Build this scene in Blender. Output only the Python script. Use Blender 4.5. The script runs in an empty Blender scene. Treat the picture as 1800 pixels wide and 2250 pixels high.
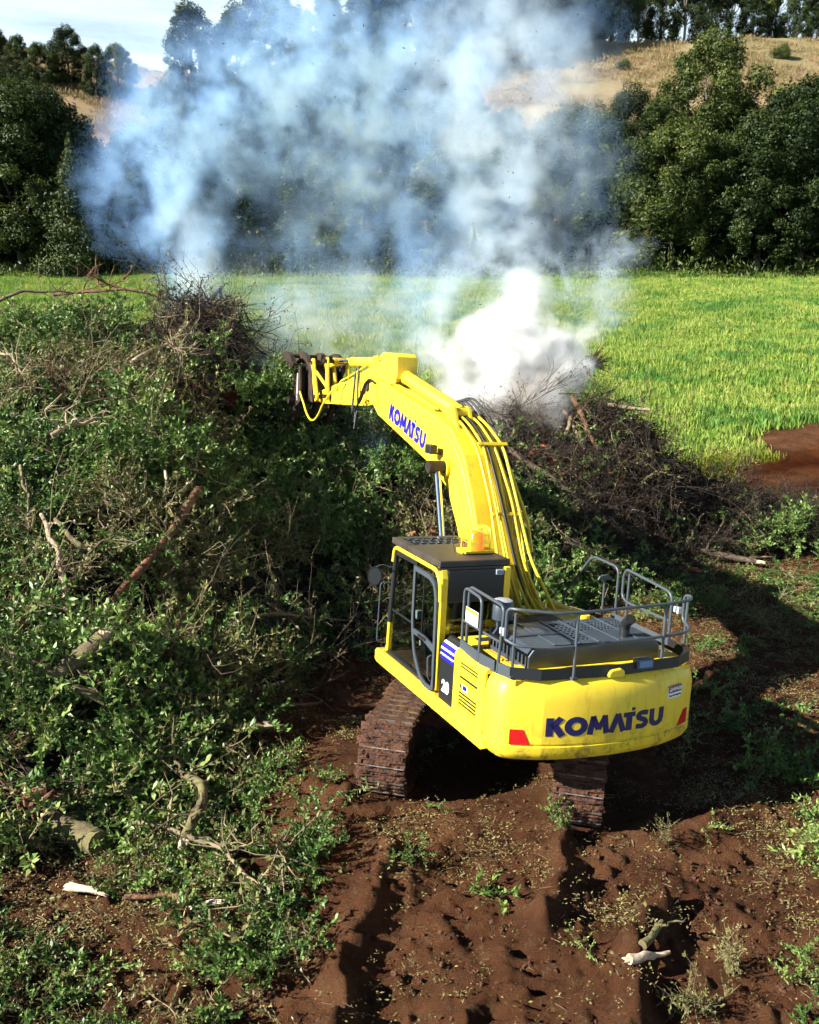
import bpy, math, random
import numpy as np
from mathutils import Matrix, Vector

SC = bpy.context.scene
COL = SC.collection
R = math.radians

# ------------------------------------------------------------------ camera
CAM_H = 6.332
cam_d = bpy.data.cameras.new('camera')
cam = bpy.data.objects.new('camera', cam_d)
COL.objects.link(cam)
cam.location = (0, 0, CAM_H)
cam.rotation_euler = (R(90 - 13), 0, 0)
cam_d.sensor_fit = 'VERTICAL'
cam_d.sensor_height = 24.0
cam_d.lens = 24.0 * 2080 / 2250
cam_d.clip_end = 3000
SC.camera = cam

# ------------------------------------------------------------------ world, sun, exposure
SUN_AZ = R(200.0)          # direction towards the sun, counter-clockwise from +X
SUN_EL = R(31.0)
sun_dir = Vector((math.cos(SUN_AZ) * math.cos(SUN_EL), math.sin(SUN_AZ) * math.cos(SUN_EL), math.sin(SUN_EL)))
world = bpy.data.worlds.new('World')
SC.world = world
world.use_nodes = True
wt = world.node_tree
bg = wt.nodes['Background']
sky = wt.nodes.new('ShaderNodeTexSky')
sky.sky_type = 'NISHITA'
sky.sun_disc = False
sky.sun_elevation = SUN_EL
sky.sun_rotation = math.pi / 2 - SUN_AZ
sky.air_density = 0.42
sky.dust_density = 0.1
sky.ozone_density = 1.6
# thin streaks of high cloud, the same all round the sky
tc = wt.nodes.new('ShaderNodeTexCoord')
mp = wt.nodes.new('ShaderNodeMapping'); mp.inputs['Scale'].default_value = (1.6, 1.6, 15.0)
mp.inputs['Rotation'].default_value = (0.03, 0.02, 0)
wn = wt.nodes.new('ShaderNodeTexNoise'); wn.inputs['Scale'].default_value = 1.3; wn.inputs['Detail'].default_value = 7; wn.inputs['Roughness'].default_value = 0.55
wr = wt.nodes.new('ShaderNodeValToRGB'); wr.color_ramp.elements[0].position = 0.30; wr.color_ramp.elements[1].position = 0.58
wm = wt.nodes.new('ShaderNodeMix'); wm.data_type = 'RGBA'
wm.inputs['B'].default_value = (6.6, 8.4, 9.3, 1)
wt.links.new(tc.outputs['Generated'], mp.inputs['Vector'])
wt.links.new(mp.outputs['Vector'], wn.inputs['Vector'])
wt.links.new(wn.outputs['Fac'], wr.inputs['Fac'])
# the streaks thicken towards the horizon, as flat sheets of cloud do
sz = wt.nodes.new('ShaderNodeSeparateXYZ'); zr = wt.nodes.new('ShaderNodeMapRange'); zr.interpolation_type = 'SMOOTHSTEP'
for k_, v_ in zip(('From Min','From Max','To Min','To Max'), (.26, .40, 1., .0)): zr.inputs[k_].default_value = v_
cm = wt.nodes.new('ShaderNodeMath'); cm.operation = 'MULTIPLY'
wt.links.new(tc.outputs['Generated'], sz.inputs[0]); wt.links.new(sz.outputs['Z'], zr.inputs['Value'])
wt.links.new(wr.outputs['Color'], cm.inputs[0]); wt.links.new(zr.outputs['Result'], cm.inputs[1])
wt.links.new(cm.outputs[0], wm.inputs['Factor'])
wt.links.new(sky.outputs['Color'], wm.inputs['A'])
wt.links.new(wm.outputs['Result'], bg.inputs['Color'])
bg.inputs['Strength'].default_value = 0.05
sun_d = bpy.data.lights.new('sun', 'SUN')
sun_d.energy = 5.0
sun_d.angle = R(0.5)
sun_d.color = (1.0, 0.95, 0.85)
sun = bpy.data.objects.new('sun', sun_d)
COL.objects.link(sun)
sun.rotation_euler = (-sun_dir).to_track_quat('-Z', 'Y').to_euler()
sun.location = (0, 0, 60)
vs = SC.view_settings
vs.view_transform = 'Standard'; vs.look = 'None'; vs.gamma = 1.0; vs.use_curve_mapping = False
vs.exposure = 1.5
cy = SC.cycles
cy.use_denoising = True
cy.denoiser = 'OPENIMAGEDENOISE'
cy.max_bounces = 6; cy.diffuse_bounces = 1; cy.glossy_bounces = 2; cy.transmission_bounces = 3
cy.use_adaptive_sampling = True; cy.adaptive_threshold = 0.06; cy.adaptive_min_samples = 20
cy.volume_bounces = 4; cy.transparent_max_bounces = 12
cy.volume_max_steps = 256
cy.caustics_reflective = False; cy.caustics_refractive = False

# ------------------------------------------------------------------ helpers
rng = np.random.default_rng(7)
random.seed(7)

def hash2(ix, iy, s):
    h = (ix.astype(np.int64) * 374761393 + iy.astype(np.int64) * 668265263 + s * 974634777) & 0x7fffffff
    h = ((h ^ (h >> 13)) * 1274126177) & 0x7fffffff
    h = h ^ (h >> 16)
    return (h & 0xffff) / 65535.0

def vnoise(x, y, s=0):
    x = np.asarray(x, float); y = np.asarray(y, float)
    ix = np.floor(x); iy = np.floor(y); fx = x - ix; fy = y - iy
    fx = fx * fx * (3 - 2 * fx); fy = fy * fy * (3 - 2 * fy)
    ix = ix.astype(np.int64); iy = iy.astype(np.int64)
    a = hash2(ix, iy, s); b = hash2(ix + 1, iy, s); c = hash2(ix, iy + 1, s); d = hash2(ix + 1, iy + 1, s)
    return (a * (1 - fx) + b * fx) * (1 - fy) + (c * (1 - fx) + d * fx) * fy

def fbm(x, y, s=0, o=4):
    t = 0; a = 0.5; n = 0
    for k in range(o):
        t = t + a * vnoise(x * 2 ** k + 17.3 * k, y * 2 ** k - 9.1 * k, s + k); n += a; a *= 0.5
    return t / n

def sstep(a, b, x):
    t = np.clip((np.asarray(x, float) - a) / (b - a), 0, 1)
    return t * t * (3 - 2 * t)

class MB:
    """collects verts and faces of ONE mesh"""
    def __init__(s): s.v = []; s.f = []; s.m = []
    def add(s, vs, fs, mi=0):
        n = len(s.v); s.v += [tuple(p) for p in vs]
        s.f += [tuple(n + i for i in f) for f in fs]; s.m += [mi] * len(fs)
        return s
    def box(s, x0, x1, y0, y1, z0, z1, mi=0):
        return s.add([(x0,y0,z0),(x1,y0,z0),(x1,y1,z0),(x0,y1,z0),(x0,y0,z1),(x1,y0,z1),(x1,y1,z1),(x0,y1,z1)],
                     [(3,2,1,0),(4,5,6,7),(0,1,5,4),(1,2,6,5),(2,3,7,6),(3,0,4,7)], mi)
    def obox(s, c, ax, ay, az, hx, hy, hz, mi=0):
        c = Vector(c); ax = Vector(ax).normalized() * hx; ay = Vector(ay).normalized() * hy; az = Vector(az).normalized() * hz
        P = [c + a * ax + b * ay + d * az for d in (-1, 1) for a, b in ((-1,-1),(1,-1),(1,1),(-1,1))]
        return s.add(P, [(3,2,1,0),(4,5,6,7),(0,1,5,4),(1,2,6,5),(2,3,7,6),(3,0,4,7)], mi)
    def prism(s, prof, y0, y1, mi=0, axis='y'):
        """2D profile extruded along an axis; prof in (x,z) for y, (y,z) for x, (x,y) for z"""
        n = len(prof)
        def P(p, t):
            return {'y': (p[0], t, p[1]), 'x': (t, p[0], p[1]), 'z': (p[0], p[1], t)}[axis]
        a = sum(prof[i][0] * prof[(i+1) % n][1] - prof[(i+1) % n][0] * prof[i][1] for i in range(n))
        flip = (a > 0) != (axis == 'y')
        vs_ = [P(p, y0) for p in prof] + [P(p, y1) for p in prof]
        fs = [tuple(range(n))[::-1], tuple(range(n, 2*n))] + [(i, (i+1) % n, n + (i+1) % n, n + i) for i in range(n)]
        if not flip: fs = [f[::-1] for f in fs]
        return s.add(vs_, fs, mi)
    def tube(s, path, r, n=8, cap=True, mi=0, closed=False):
        path = [Vector(p) for p in path]
        rs = r if hasattr(r, '__len__') else [r] * len(path)
        N = len(path); up = None; rings = []
        for i, p in enumerate(path):
            if closed: t = path[(i+1) % N] - path[i-1]
            else: t = path[min(i+1, N-1)] - path[max(i-1, 0)]
            if t.length < 1e-9: t = Vector((0,0,1))
            t.normalize()
            if up is None: up = Vector((0,0,1)) if abs(t.z) < 0.9 else Vector((1,0,0))
            a = t.cross(up)
            if a.length < 1e-6: a = t.orthogonal()
            a.normalize(); b = a.cross(t).normalized(); up = b
            rings.append([p + (a * math.cos(2*math.pi*k/n) + b * math.sin(2*math.pi*k/n)) * rs[i] for k in range(n)])
        vs_ = [q for ring in rings for q in ring]
        M = N if closed else N - 1
        fs = [(i*n + k, i*n + (k+1) % n, ((i+1) % N)*n + (k+1) % n, ((i+1) % N)*n + k) for i in range(M) for k in range(n)]
        if cap and not closed: fs += [tuple(range(n))[::-1], tuple(range((N-1)*n, N*n))]
        return s.add(vs_, fs, mi)
    def cyl(s, a, b, r, n=16, mi=0): return s.tube([a, b], r, n, True, mi)

def rounded(path, rad, k=5):
    """polyline with its inner corners rounded"""
    P = [Vector(p) for p in path]; out = [P[0]]
    for i in range(1, len(P) - 1):
        a, b, c = P[i-1], P[i], P[i+1]
        d1 = (a - b); d2 = (c - b); L = min(rad, d1.length * .49, d2.length * .49)
        p = b + d1.normalized() * L; q = b + d2.normalized() * L
        for j in range(k + 1):
            t = j / k; out.append(p * (1-t)**2 + b * 2*t*(1-t) + q * t*t)
    out.append(P[-1]); return out

def mesh_obj(name, B, mats, parent=None, bevel=0.0, smooth=None, seg=2):
    me = bpy.data.meshes.new(name)
    me.from_pydata(B.v, [], B.f)
    mats = mats if isinstance(mats, (list, tuple)) else [mats]
    for m in mats: me.materials.append(m)
    if len(mats) > 1: me.polygons.foreach_set('material_index', B.m)
    if smooth is not None:
        me.polygons.foreach_set('use_smooth', [True] * len(me.polygons))
        me.set_sharp_from_angle(angle=R(smooth))
    me.update()
    o = bpy.data.objects.new(name, me)
    COL.objects.link(o)
    if parent: o.parent = parent
    if bevel:
        bm_ = o.modifiers.new('bevel', 'BEVEL'); bm_.width = bevel; bm_.segments = seg; bm_.limit_method = 'ANGLE'; bm_.angle_limit = R(35)
    return o

def np_mesh(name, v, quads=None, tris=None, mats=(), smooth=False, fattr=None):
    me = bpy.data.meshes.new(name)
    v = np.asarray(v, np.float32); faces = []
    nq = 0 if quads is None else len(quads); nt = 0 if tris is None else len(tris)
    me.vertices.add(len(v)); me.vertices.foreach_set('co', v.ravel())
    loops = np.concatenate(([np.asarray(quads, np.int32).ravel()] if nq else []) + ([np.asarray(tris, np.int32).ravel()] if nt else []))
    starts = np.concatenate([np.arange(nq) * 4, nq * 4 + np.arange(nt) * 3]).astype(np.int32)
    me.loops.add(len(loops)); me.loops.foreach_set('vertex_index', loops)
    me.polygons.add(nq + nt); me.polygons.foreach_set('loop_start', starts)
    me.update(calc_edges=True)
    if smooth: me.polygons.foreach_set('use_smooth', np.ones(nq + nt, bool))
    for m in mats: me.materials.append(m)
    return me

def tag(o, label=None, cat=None, group=None, kind=None):
    if label: o['label'] = label
    if cat: o['category'] = cat
    if group: o['group'] = group
    if kind: o['kind'] = kind
    return o

def link(name, data, parent=None):
    o = bpy.data.objects.new(name, data); COL.objects.link(o)
    if parent: o.parent = parent
    return o

# ------------------------------------------------------------------ materials
def mat(name, col=(.5,.5,.5), rough=.6, metal=0., noise=None, bump=0., bscale=20., spec=.5, coat=0., col2=None, nscale=4., ramp=(.4,.62), emit=None, coord='Object', trans=0.):
    m = bpy.data.materials.new(name); m.use_nodes = True
    nt = m.node_tree; p = nt.nodes['Principled BSDF']
    p.inputs['Base Color'].default_value = (*col, 1); p.inputs['Roughness'].default_value = rough
    p.inputs['Metallic'].default_value = metal; p.inputs['Specular IOR Level'].default_value = spec
    p.inputs['Coat Weight'].default_value = coat; p.inputs['Coat Roughness'].default_value = .12
    if emit: p.inputs['Emission Color'].default_value = (*emit[:3], 1); p.inputs['Emission Strength'].default_value = emit[3]
    if trans: p.inputs['Transmission Weight'].default_value = trans
    co = nt.nodes.new('ShaderNodeTexCoord')
    if col2:
        n = nt.nodes.new('ShaderNodeTexNoise'); n.inputs['Scale'].default_value = nscale; n.inputs['Detail'].default_value = 6; n.inputs['Roughness'].default_value = .62
        r = nt.nodes.new('ShaderNodeValToRGB'); r.color_ramp.elements[0].position, r.color_ramp.elements[1].position = ramp
        r.color_ramp.elements[0].color = (*col, 1); r.color_ramp.elements[1].color = (*col2, 1)
        nt.links.new(co.outputs[coord], n.inputs['Vector']); nt.links.new(n.outputs['Fac'], r.inputs['Fac']); nt.links.new(r.outputs['Color'], p.inputs['Base Color'])
    if bump:
        n2 = nt.nodes.new('ShaderNodeTexNoise'); n2.inputs['Scale'].default_value = bscale; n2.inputs['Detail'].default_value = 5
        b = nt.nodes.new('ShaderNodeBump'); b.inputs['Strength'].default_value = bump; b.inputs['Distance'].default_value = .03
        nt.links.new(co.outputs[coord], n2.inputs['Vector']); nt.links.new(n2.outputs['Fac'], b.inputs['Height']); nt.links.new(b.outputs['Normal'], p.inputs['Normal'])
    return m

def glass_mat(name, tint=(.35,.42,.42), gl=.16):
    m = bpy.data.materials.new(name); m.use_nodes = True
    nt = m.node_tree; nt.nodes.clear()
    o = nt.nodes.new('ShaderNodeOutputMaterial'); t = nt.nodes.new('ShaderNodeBsdfTransparent'); g = nt.nodes.new('ShaderNodeBsdfGlossy'); x = nt.nodes.new('ShaderNodeMixShader')
    lw = nt.nodes.new('ShaderNodeLayerWeight'); lw.inputs['Blend'].default_value = .5
    pw = nt.nodes.new('ShaderNodeMath'); pw.operation = 'POWER'; pw.inputs[1].default_value = 3.
    f = nt.nodes.new('ShaderNodeMath'); f.operation = 'MULTIPLY_ADD'; f.inputs[1].default_value = .55; f.inputs[2].default_value = .05
    nt.links.new(lw.outputs['Facing'], pw.inputs[0]); nt.links.new(pw.outputs[0], f.inputs[0])
    t.inputs['Color'].default_value = (*tint, 1); g.inputs['Roughness'].default_value = .03
    nt.links.new(f.outputs[0], x.inputs['Fac'])
    nt.links.new(t.outputs['BSDF'], x.inputs[1]); nt.links.new(g.outputs['BSDF'], x.inputs[2]); nt.links.new(x.outputs['Shader'], o.inputs['Surface'])
    return m

def leaf_mat(name, stops, rough=.45, transl=.25, attr='v', spec=.4):
    """leaf colour from a per-leaf value and a per-plant random value"""
    m = bpy.data.materials.new(name); m.use_nodes = True
    nt = m.node_tree; p = nt.nodes['Principled BSDF']; out = nt.nodes['Material Output']
    a = nt.nodes.new('ShaderNodeAttribute'); a.attribute_name = attr
    oi = nt.nodes.new('ShaderNodeObjectInfo')
    ad = nt.nodes.new('ShaderNodeMath'); ad.operation = 'MULTIPLY_ADD'; ad.inputs[1].default_value = .55
    mu = nt.nodes.new('ShaderNodeMath'); mu.operation = 'MULTIPLY'; mu.inputs[1].default_value = .45
    nt.links.new(a.outputs['Fac'], ad.inputs[0]); nt.links.new(oi.outputs['Random'], mu.inputs[0]); nt.links.new(mu.outputs[0], ad.inputs[2])
    r = nt.nodes.new('ShaderNodeValToRGB'); e = r.color_ramp.elements
    while len(e) < len(stops): e.new(0.5)
    for k, (pos, c) in enumerate(stops): e[k].position = pos; e[k].color = (*c, 1)
    nt.links.new(ad.outputs[0], r.inputs['Fac']); nt.links.new(r.outputs['Color'], p.inputs['Base Color'])
    p.inputs['Roughness'].default_value = rough; p.inputs['Specular IOR Level'].default_value = spec
    if transl:
        t = nt.nodes.new('ShaderNodeBsdfTranslucent'); x = nt.nodes.new('ShaderNodeMixShader'); x.inputs['Fac'].default_value = transl
        nt.links.new(r.outputs['Color'], t.inputs['Color']); nt.links.new(p.outputs['BSDF'], x.inputs[1]); nt.links.new(t.outputs['BSDF'], x.inputs[2]); nt.links.new(x.outputs['Shader'], out.inputs['Surface'])
    return m

M = {}
def paint(name, c1, c2, rough, grime, lo, hi):
    """weathered machine paint: faint fading, vertical dirt streaks, splashes of red mud low down"""
    m = mat(name, c1, rough, coat=.1, col2=c2, nscale=1.7, ramp=(.45,.75)); nt = m.node_tree; N = nt.nodes.new; L = nt.links.new; p = nt.nodes['Principled BSDF']
    base = p.inputs['Base Color'].links[0].from_socket; co = N('ShaderNodeTexCoord')
    mp = N('ShaderNodeMapping'); mp.inputs['Scale'].default_value = (9., 9., 1.3); L(co.outputs['Object'], mp.inputs['Vector'])
    n1 = N('ShaderNodeTexNoise'); n1.inputs['Scale'].default_value = 1.; n1.inputs['Detail'].default_value = 7; n1.inputs['Roughness'].default_value = .7; L(mp.outputs['Vector'], n1.inputs['Vector'])
    n2 = N('ShaderNodeTexNoise'); n2.inputs['Scale'].default_value = 7.; n2.inputs['Detail'].default_value = 9; n2.inputs['Roughness'].default_value = .75; L(co.outputs['Object'], n2.inputs['Vector'])
    def mr(v, a, b, c, d):
        q = N('ShaderNodeMapRange'); q.interpolation_type = 'SMOOTHSTEP'; L(v, q.inputs['Value'])
        for k, z in zip(('From Min','From Max','To Min','To Max'), (a,b,c,d)): q.inputs[k].default_value = z
        return q.outputs['Result']
    def ma(op, a, b):
        q = N('ShaderNodeMath'); q.operation = op; q.use_clamp = True
        for i, t in enumerate((a, b)):
            if isinstance(t, float): q.inputs[i].default_value = t
            else: L(t, q.inputs[i])
        return q.outputs[0]
    sp = N('ShaderNodeSeparateXYZ'); L(co.outputs['Object'], sp.inputs[0])
    low = mr(sp.outputs['Z'], lo, hi, 1., 0.)
    spl = ma('MULTIPLY', mr(n2.outputs['Fac'], .50, .62, 0., 1.), low)
    st = mr(n1.outputs['Fac'], .52, .80, 0., grime)
    x = N('ShaderNodeMix'); x.data_type = 'RGBA'; x.inputs['B'].default_value = (.15,.075,.035,1)
    L(ma('MAXIMUM', st, ma('MULTIPLY', spl, .75)), x.inputs['Factor']); L(base, x.inputs['A']); L(x.outputs['Result'], p.inputs['Base Color'])
    L(mr(n1.outputs['Fac'], .4, .7, rough, rough + .25), p.inputs['Roughness'])
    return m
M['yellow'] = paint('yellow_paint', (.86,.62,.030), (.78,.52,.022), .44, .62, 1.05, 1.55)
M['yellow_worn'] = paint('worn_yellow_paint', (.74,.52,.02), (.58,.36,.03), .5, .9, 1.0, 2.2)
M['charcoal'] = mat('charcoal_paint', (.013,.014,.016), .45)
M['roofgrey'] = mat('dusty_brown_black_roof', (.030,.026,.022), .55, col2=(.055,.045,.034), nscale=2.5)
M['hood'] = mat('blue_grey_plastic', (.034,.046,.064), .36, col2=(.050,.062,.078), nscale=2.0)
M['rail'] = mat('grey_rail_paint', (.055,.068,.082), .4)
M['black'] = mat('black_rubber', (.008,.008,.009), .5)
M['void'] = mat('dark_cavity', (.004,.004,.004), .9)  # near-black colour paints in the darkness inside vents, hatch and pipe
M['chrome'] = mat('chrome_rod', (.75,.76,.8), .12, metal=1.)
M['steel'] = mat('worn_steel', (.33,.29,.26), .4, metal=.8, col2=(.12,.07,.045), nscale=9.)
M['rust'] = mat('dark_rusty_steel', (.070,.040,.026), .6, metal=.25, col2=(.020,.016,.014), nscale=6., bump=.2)
M['red'] = mat('red_reflector', (.55,.010,.012), .25, coat=.5)
M['blue'] = mat('blue_decal', (.012,.010,.28), .45)
M['blue_shaded'] = mat('blue_decal_shaded', (.010,.007,.085), .45)  # darker copy of the decal blue, with shade put into the colour
M['white'] = mat('white_decal', (.78,.78,.8), .45)
M['galv'] = mat('galvanised_clamp', (.55,.58,.62), .4, metal=.5)
M['amber'] = mat('amber_lens', (.85,.22,.01), .18, coat=.5, emit=(1.,.22,.0,.35))  # small emission stands in for sun caught by the unlit lens
M['lampglass'] = mat('lamp_glass', (.10,.22,.42), .12, coat=.6)
M['mud'] = mat('packed_red_mud', (.090,.034,.015), .9, col2=(.040,.015,.008), nscale=9., bump=.9, bscale=26.)
M['mat'] = mat('dirty_floor_mat', (.17,.085,.045), .9, col2=(.09,.045,.025), nscale=12.)
M['seat'] = mat('black_seat_fabric', (.012,.012,.014), .8)
M['glass'] = glass_mat('cab_glass', (.82,.87,.86))
M['glassdark'] = glass_mat('tinted_cab_glass', (.55,.60,.60))
M['bark'] = mat('grey_brown_bark', (.125,.085,.055), .85, col2=(.055,.038,.026), nscale=7., bump=.6, bscale=30.)
M['barkred'] = mat('red_brown_bark', (.19,.085,.042), .85, col2=(.08,.038,.022), nscale=6., bump=.6, bscale=26.)
M['moss'] = mat('mossy_bark', (.15,.14,.05), .9, col2=(.09,.060,.035), nscale=5., bump=.6, bscale=24.)
M['pale'] = mat('pale_dry_wood', (.38,.29,.19), .75, col2=(.22,.15,.09), nscale=8., bump=.3)
M['split'] = mat('freshly_split_wood', (.72,.58,.44), .7, col2=(.50,.33,.20), nscale=14., bump=.4)
M['char'] = mat('charred_wood', (.012,.011,.011), .75, col2=(.03,.028,.027), nscale=9., bump=.5)
M['twig'] = mat('twig_bark', (.13,.085,.050), .8, col2=(.055,.038,.024), nscale=3.)
M['twigpale'] = mat('pale_twig_bark', (.26,.20,.11), .8, col2=(.09,.07,.035), nscale=3.)
M['trunk'] = mat('tree_trunk_bark', (.11,.09,.07), .9, col2=(.05,.04,.03), nscale=1.5)
M['gumtrunk'] = mat('pale_gum_bark', (.40,.36,.30), .8, col2=(.22,.18,.14), nscale=.9)
M['leaf'] = leaf_mat('cut_leaf', [(0.0,(.014,.034,.007)),(.30,(.042,.098,.018)),(.55,(.110,.205,.040)),(.78,(.24,.325,.085)),(.93,(.31,.32,.11)),(1.,(.16,.085,.035))], .46, .15, spec=.35)
M['leafolive'] = leaf_mat('wilting_leaf', [(0.0,(.045,.052,.016)),(.35,(.11,.115,.032)),(.65,(.20,.195,.065)),(.85,(.30,.265,.11)),(1.,(.17,.09,.035))], .5, .15, spec=.35)
M['litter'] = leaf_mat('fallen_leaf', [(0.0,(.09,.045,.02)),(.35,(.15,.11,.035)),(.6,(.22,.20,.07)),(.8,(.16,.19,.05)),(1.,(.36,.28,.15))], .6, .0)
M['clod'] = mat('crumbled_soil', (.060,.022,.010), .95, col2=(.10,.040,.018), nscale=3.)
M['leafburnt'] = leaf_mat('scorched_leaf', [(0.,(.010,.008,.006)),(.5,(.030,.020,.011)),(.8,(.060,.036,.018)),(1.,(.09,.07,.03))], .7, 0., spec=.2)
M['twigdark'] = mat('scorched_twig', (.045,.028,.019), .85, col2=(.014,.010,.008), nscale=3.)
M['leafdead'] = leaf_mat('dead_brown_leaf', [(0.,(.035,.018,.009)),(.4,(.085,.045,.020)),(.7,(.15,.080,.035)),(1.,(.25,.16,.075))], .7, .1, spec=.2)
# ------------------------------------------------------------------ the lie of the land
MCX, MCY = 1.2233, 12.3056
M_TP, M_TR = -0.0667, -0.0523
RIDGES = [([(1.81,10.05),(1.71,9.33),(1.53,8.7),(1.34,8.2)], .14, .32),
          ([(-.28,9.43),(-.41,8.6),(-.56,7.89),(-.7,7.0)], .18, .34),
          ([(2.55,8.6),(2.15,7.9),(1.91,6.9)], .16, .32),
          ([(.84,8.01),(.98,7.63),(1.13,6.9)], .12, .10),
          ([(-1.5,10.87),(-.79,10.65),(-.23,10.98)], .16, .24),
          ([(.35,9.7),(.1,9.2),(-.1,8.7)], .2, .10),
          ([(3.6,10.3),(4.4,10.9),(5.6,11.4)], .25, .16),
          ([(2.3,10.0),(3.0,9.9),(3.7,10.3)], .14, .10)]

def seg_dist(x, y, path):
    d = np.full(np.shape(x), 1e9)
    for (ax, ay), (bx, by) in zip(path[:-1], path[1:]):
        vx, vy = bx - ax, by - ay; L = vx*vx + vy*vy
        t = np.clip(((x-ax)*vx + (y-ay)*vy) / L, 0, 1)
        d = np.minimum(d, np.hypot(x - ax - t*vx, y - ay - t*vy))
    return d

FAR_Y = [0, 26, 34, 45, 60, 80, 100, 108, 150, 170, 200, 230, 260, 330, 450]
FAR_Z = [0, 0, .35, 1.5, 3.3, 5.6, 7.8, 8.8, 27.2, 37.5, 52.5, 56.5, 54, 50, 46]
def terrain(x, y):
    x = np.asarray(x, float); y = np.asarray(y, float)
    z = np.interp(y, FAR_Y, FAR_Z)
    far = sstep(100, 190, y)
    z = z + far * (fbm(x/60 + 3, y/60, 31, 3) - .5) * 7 + far * 0.5 * np.exp(-((x - 50)/26)**2 - ((y - 205)/40)**2)
    z = z - far * 7 * np.exp(-((x + 30)/34)**2)
    z = z + sstep(26, 40, y) * (fbm(x/9, y/9, 5, 3) - .5) * .5
    d = np.hypot(x - MCX, y - MCY)
    w = 1 - sstep(2.7, 5.2, d)
    pl = math.tan(M_TP) * (y - MCY) + math.tan(M_TR) * (x - MCX)
    z = z + w * pl
    return z

def micro(x, y):
    """clods, ruts and ridges of the torn-up red soil"""
    n = 1 - sstep(24, 34, y)
    z = (fbm(x*.55, y*.55, 41, 3) - .5) * .24
    z = z + (fbm(x*2.2, y*2.2, 43, 3) - .5) * .10
    c = fbm(x*6.5, y*6.5, 45, 3)
    z = z + sstep(.5, .8, c) * .075 * (0.35 + fbm(x*.8, y*.8, 47, 2)) + (fbm(x*12, y*12, 49, 4) - .5) * .07
    for path, wd, h in RIDGES:
        dd = seg_dist(x + (fbm(x*3, y*3, 51, 2)-.5)*.25, y, path)
        z = z + .72 * h * np.exp(-(dd / wd)**2) * (.15 + .9 * fbm(x*2.5, y*2.5, 53, 2) + .9 * fbm(x*7., y*7., 55, 3))
    # cleat prints left where the tracks have turned
    tr = seg_dist(x, y, [(.9,7.0),(1.15,7.7),(.7,8.6),(.2,9.6),(0,10.2)])
    z = z + .045 * np.sin((y*1.0 + x*.25) * 34) * (1 - sstep(.22, .34, tr)) - .07 * (1 - sstep(.25, .45, tr))
    flat = 1 - sstep(1.7, 2.9, np.hypot(x - MCX, y - MCY))
    z = z * (1 - .88 * flat)
    return z * n

def ground_z(x, y): return terrain(x, y) + micro(np.asarray(x, float), np.asarray(y, float))

# the heap of felled trees
CREST_X = [-30, -20, -10.4, -7, -5.2, -4.5, -3.7, -2, 1, 4.0, 5.4, 7.2, 9.6, 11.8, 13]
CREST_Z = [4.9, 5.0, 5.1, 5.65, 5.9, 5.5, 3.9, 3.3, 3.0, 3.2, 3.0, 1.7, .45, .05, 0]
FOOT_X = [-30, -9, -6, -4, -3, -2.3, -1.7, -.8, .5, 2, 3.2, 4, 6, 8, 10, 13]
FOOT_Y = [8, 8.6, 8.8, 9.6, 11.0, 12.9, 14.9, 16.0, 16.8, 17.0, 17.6, 19, 21.2, 22.3, 22.8, 23.5]
def heap_h(x, y):
    x = np.asarray(x, float); y = np.asarray(y, float)
    xw = x + (fbm(x*.6, y*.6, 61, 2) - .5) * 1.2; yw = y + (fbm(x*.7, y*.7, 63, 2) - .5) * 1.6
    c = np.interp(xw, CREST_X, CREST_Z); f = np.interp(xw, FOOT_X, FOOT_Y)
    top = 24.0
    t = np.clip((yw - f) / (top - f), 0, 1)
    up = .78 * t + .22 * sstep(0, 1, t)
    dn = 1 - sstep(0, 1, (yw - top) / 4.5)
    h = c * np.where(yw < top, up, dn)
    lump = (fbm(x*.75, y*.75, 65, 3) - .5) * 2.4 * (1 - .6*sstep(21.5, 24, y)) + (fbm(x*2.3, y*2.3, 67, 2) - .5) * 1.3
    m = sstep(0.05, 1.3, h)
    return h + lump * m * .8

def surf_z(x, y):
    """top of whatever lies there: soil or heap"""
    g = ground_z(x, y); t = terrain(x, y) + heap_h(x, y) - .12
    return np.maximum(g, t)

# ------------------------------------------------------------------ ground sheet
def grid_sheet(name, ys, half, nx, zf, mats):
    s = np.linspace(-1, 1, nx)
    Y, S = np.meshgrid(ys, s, indexing='ij')
    X = S * half(Y)
    Z = zf(X, Y)
    v = np.stack([X, Y, Z], -1).reshape(-1, 3)
    i = np.arange(len(ys)-1)[:, None] * nx + np.arange(nx-1)[None, :]
    q = np.stack([i, i+1, i+nx+1, i+nx], -1).reshape(-1, 4)
    return np_mesh(name, v, quads=q, mats=mats, smooth=True)

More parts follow.
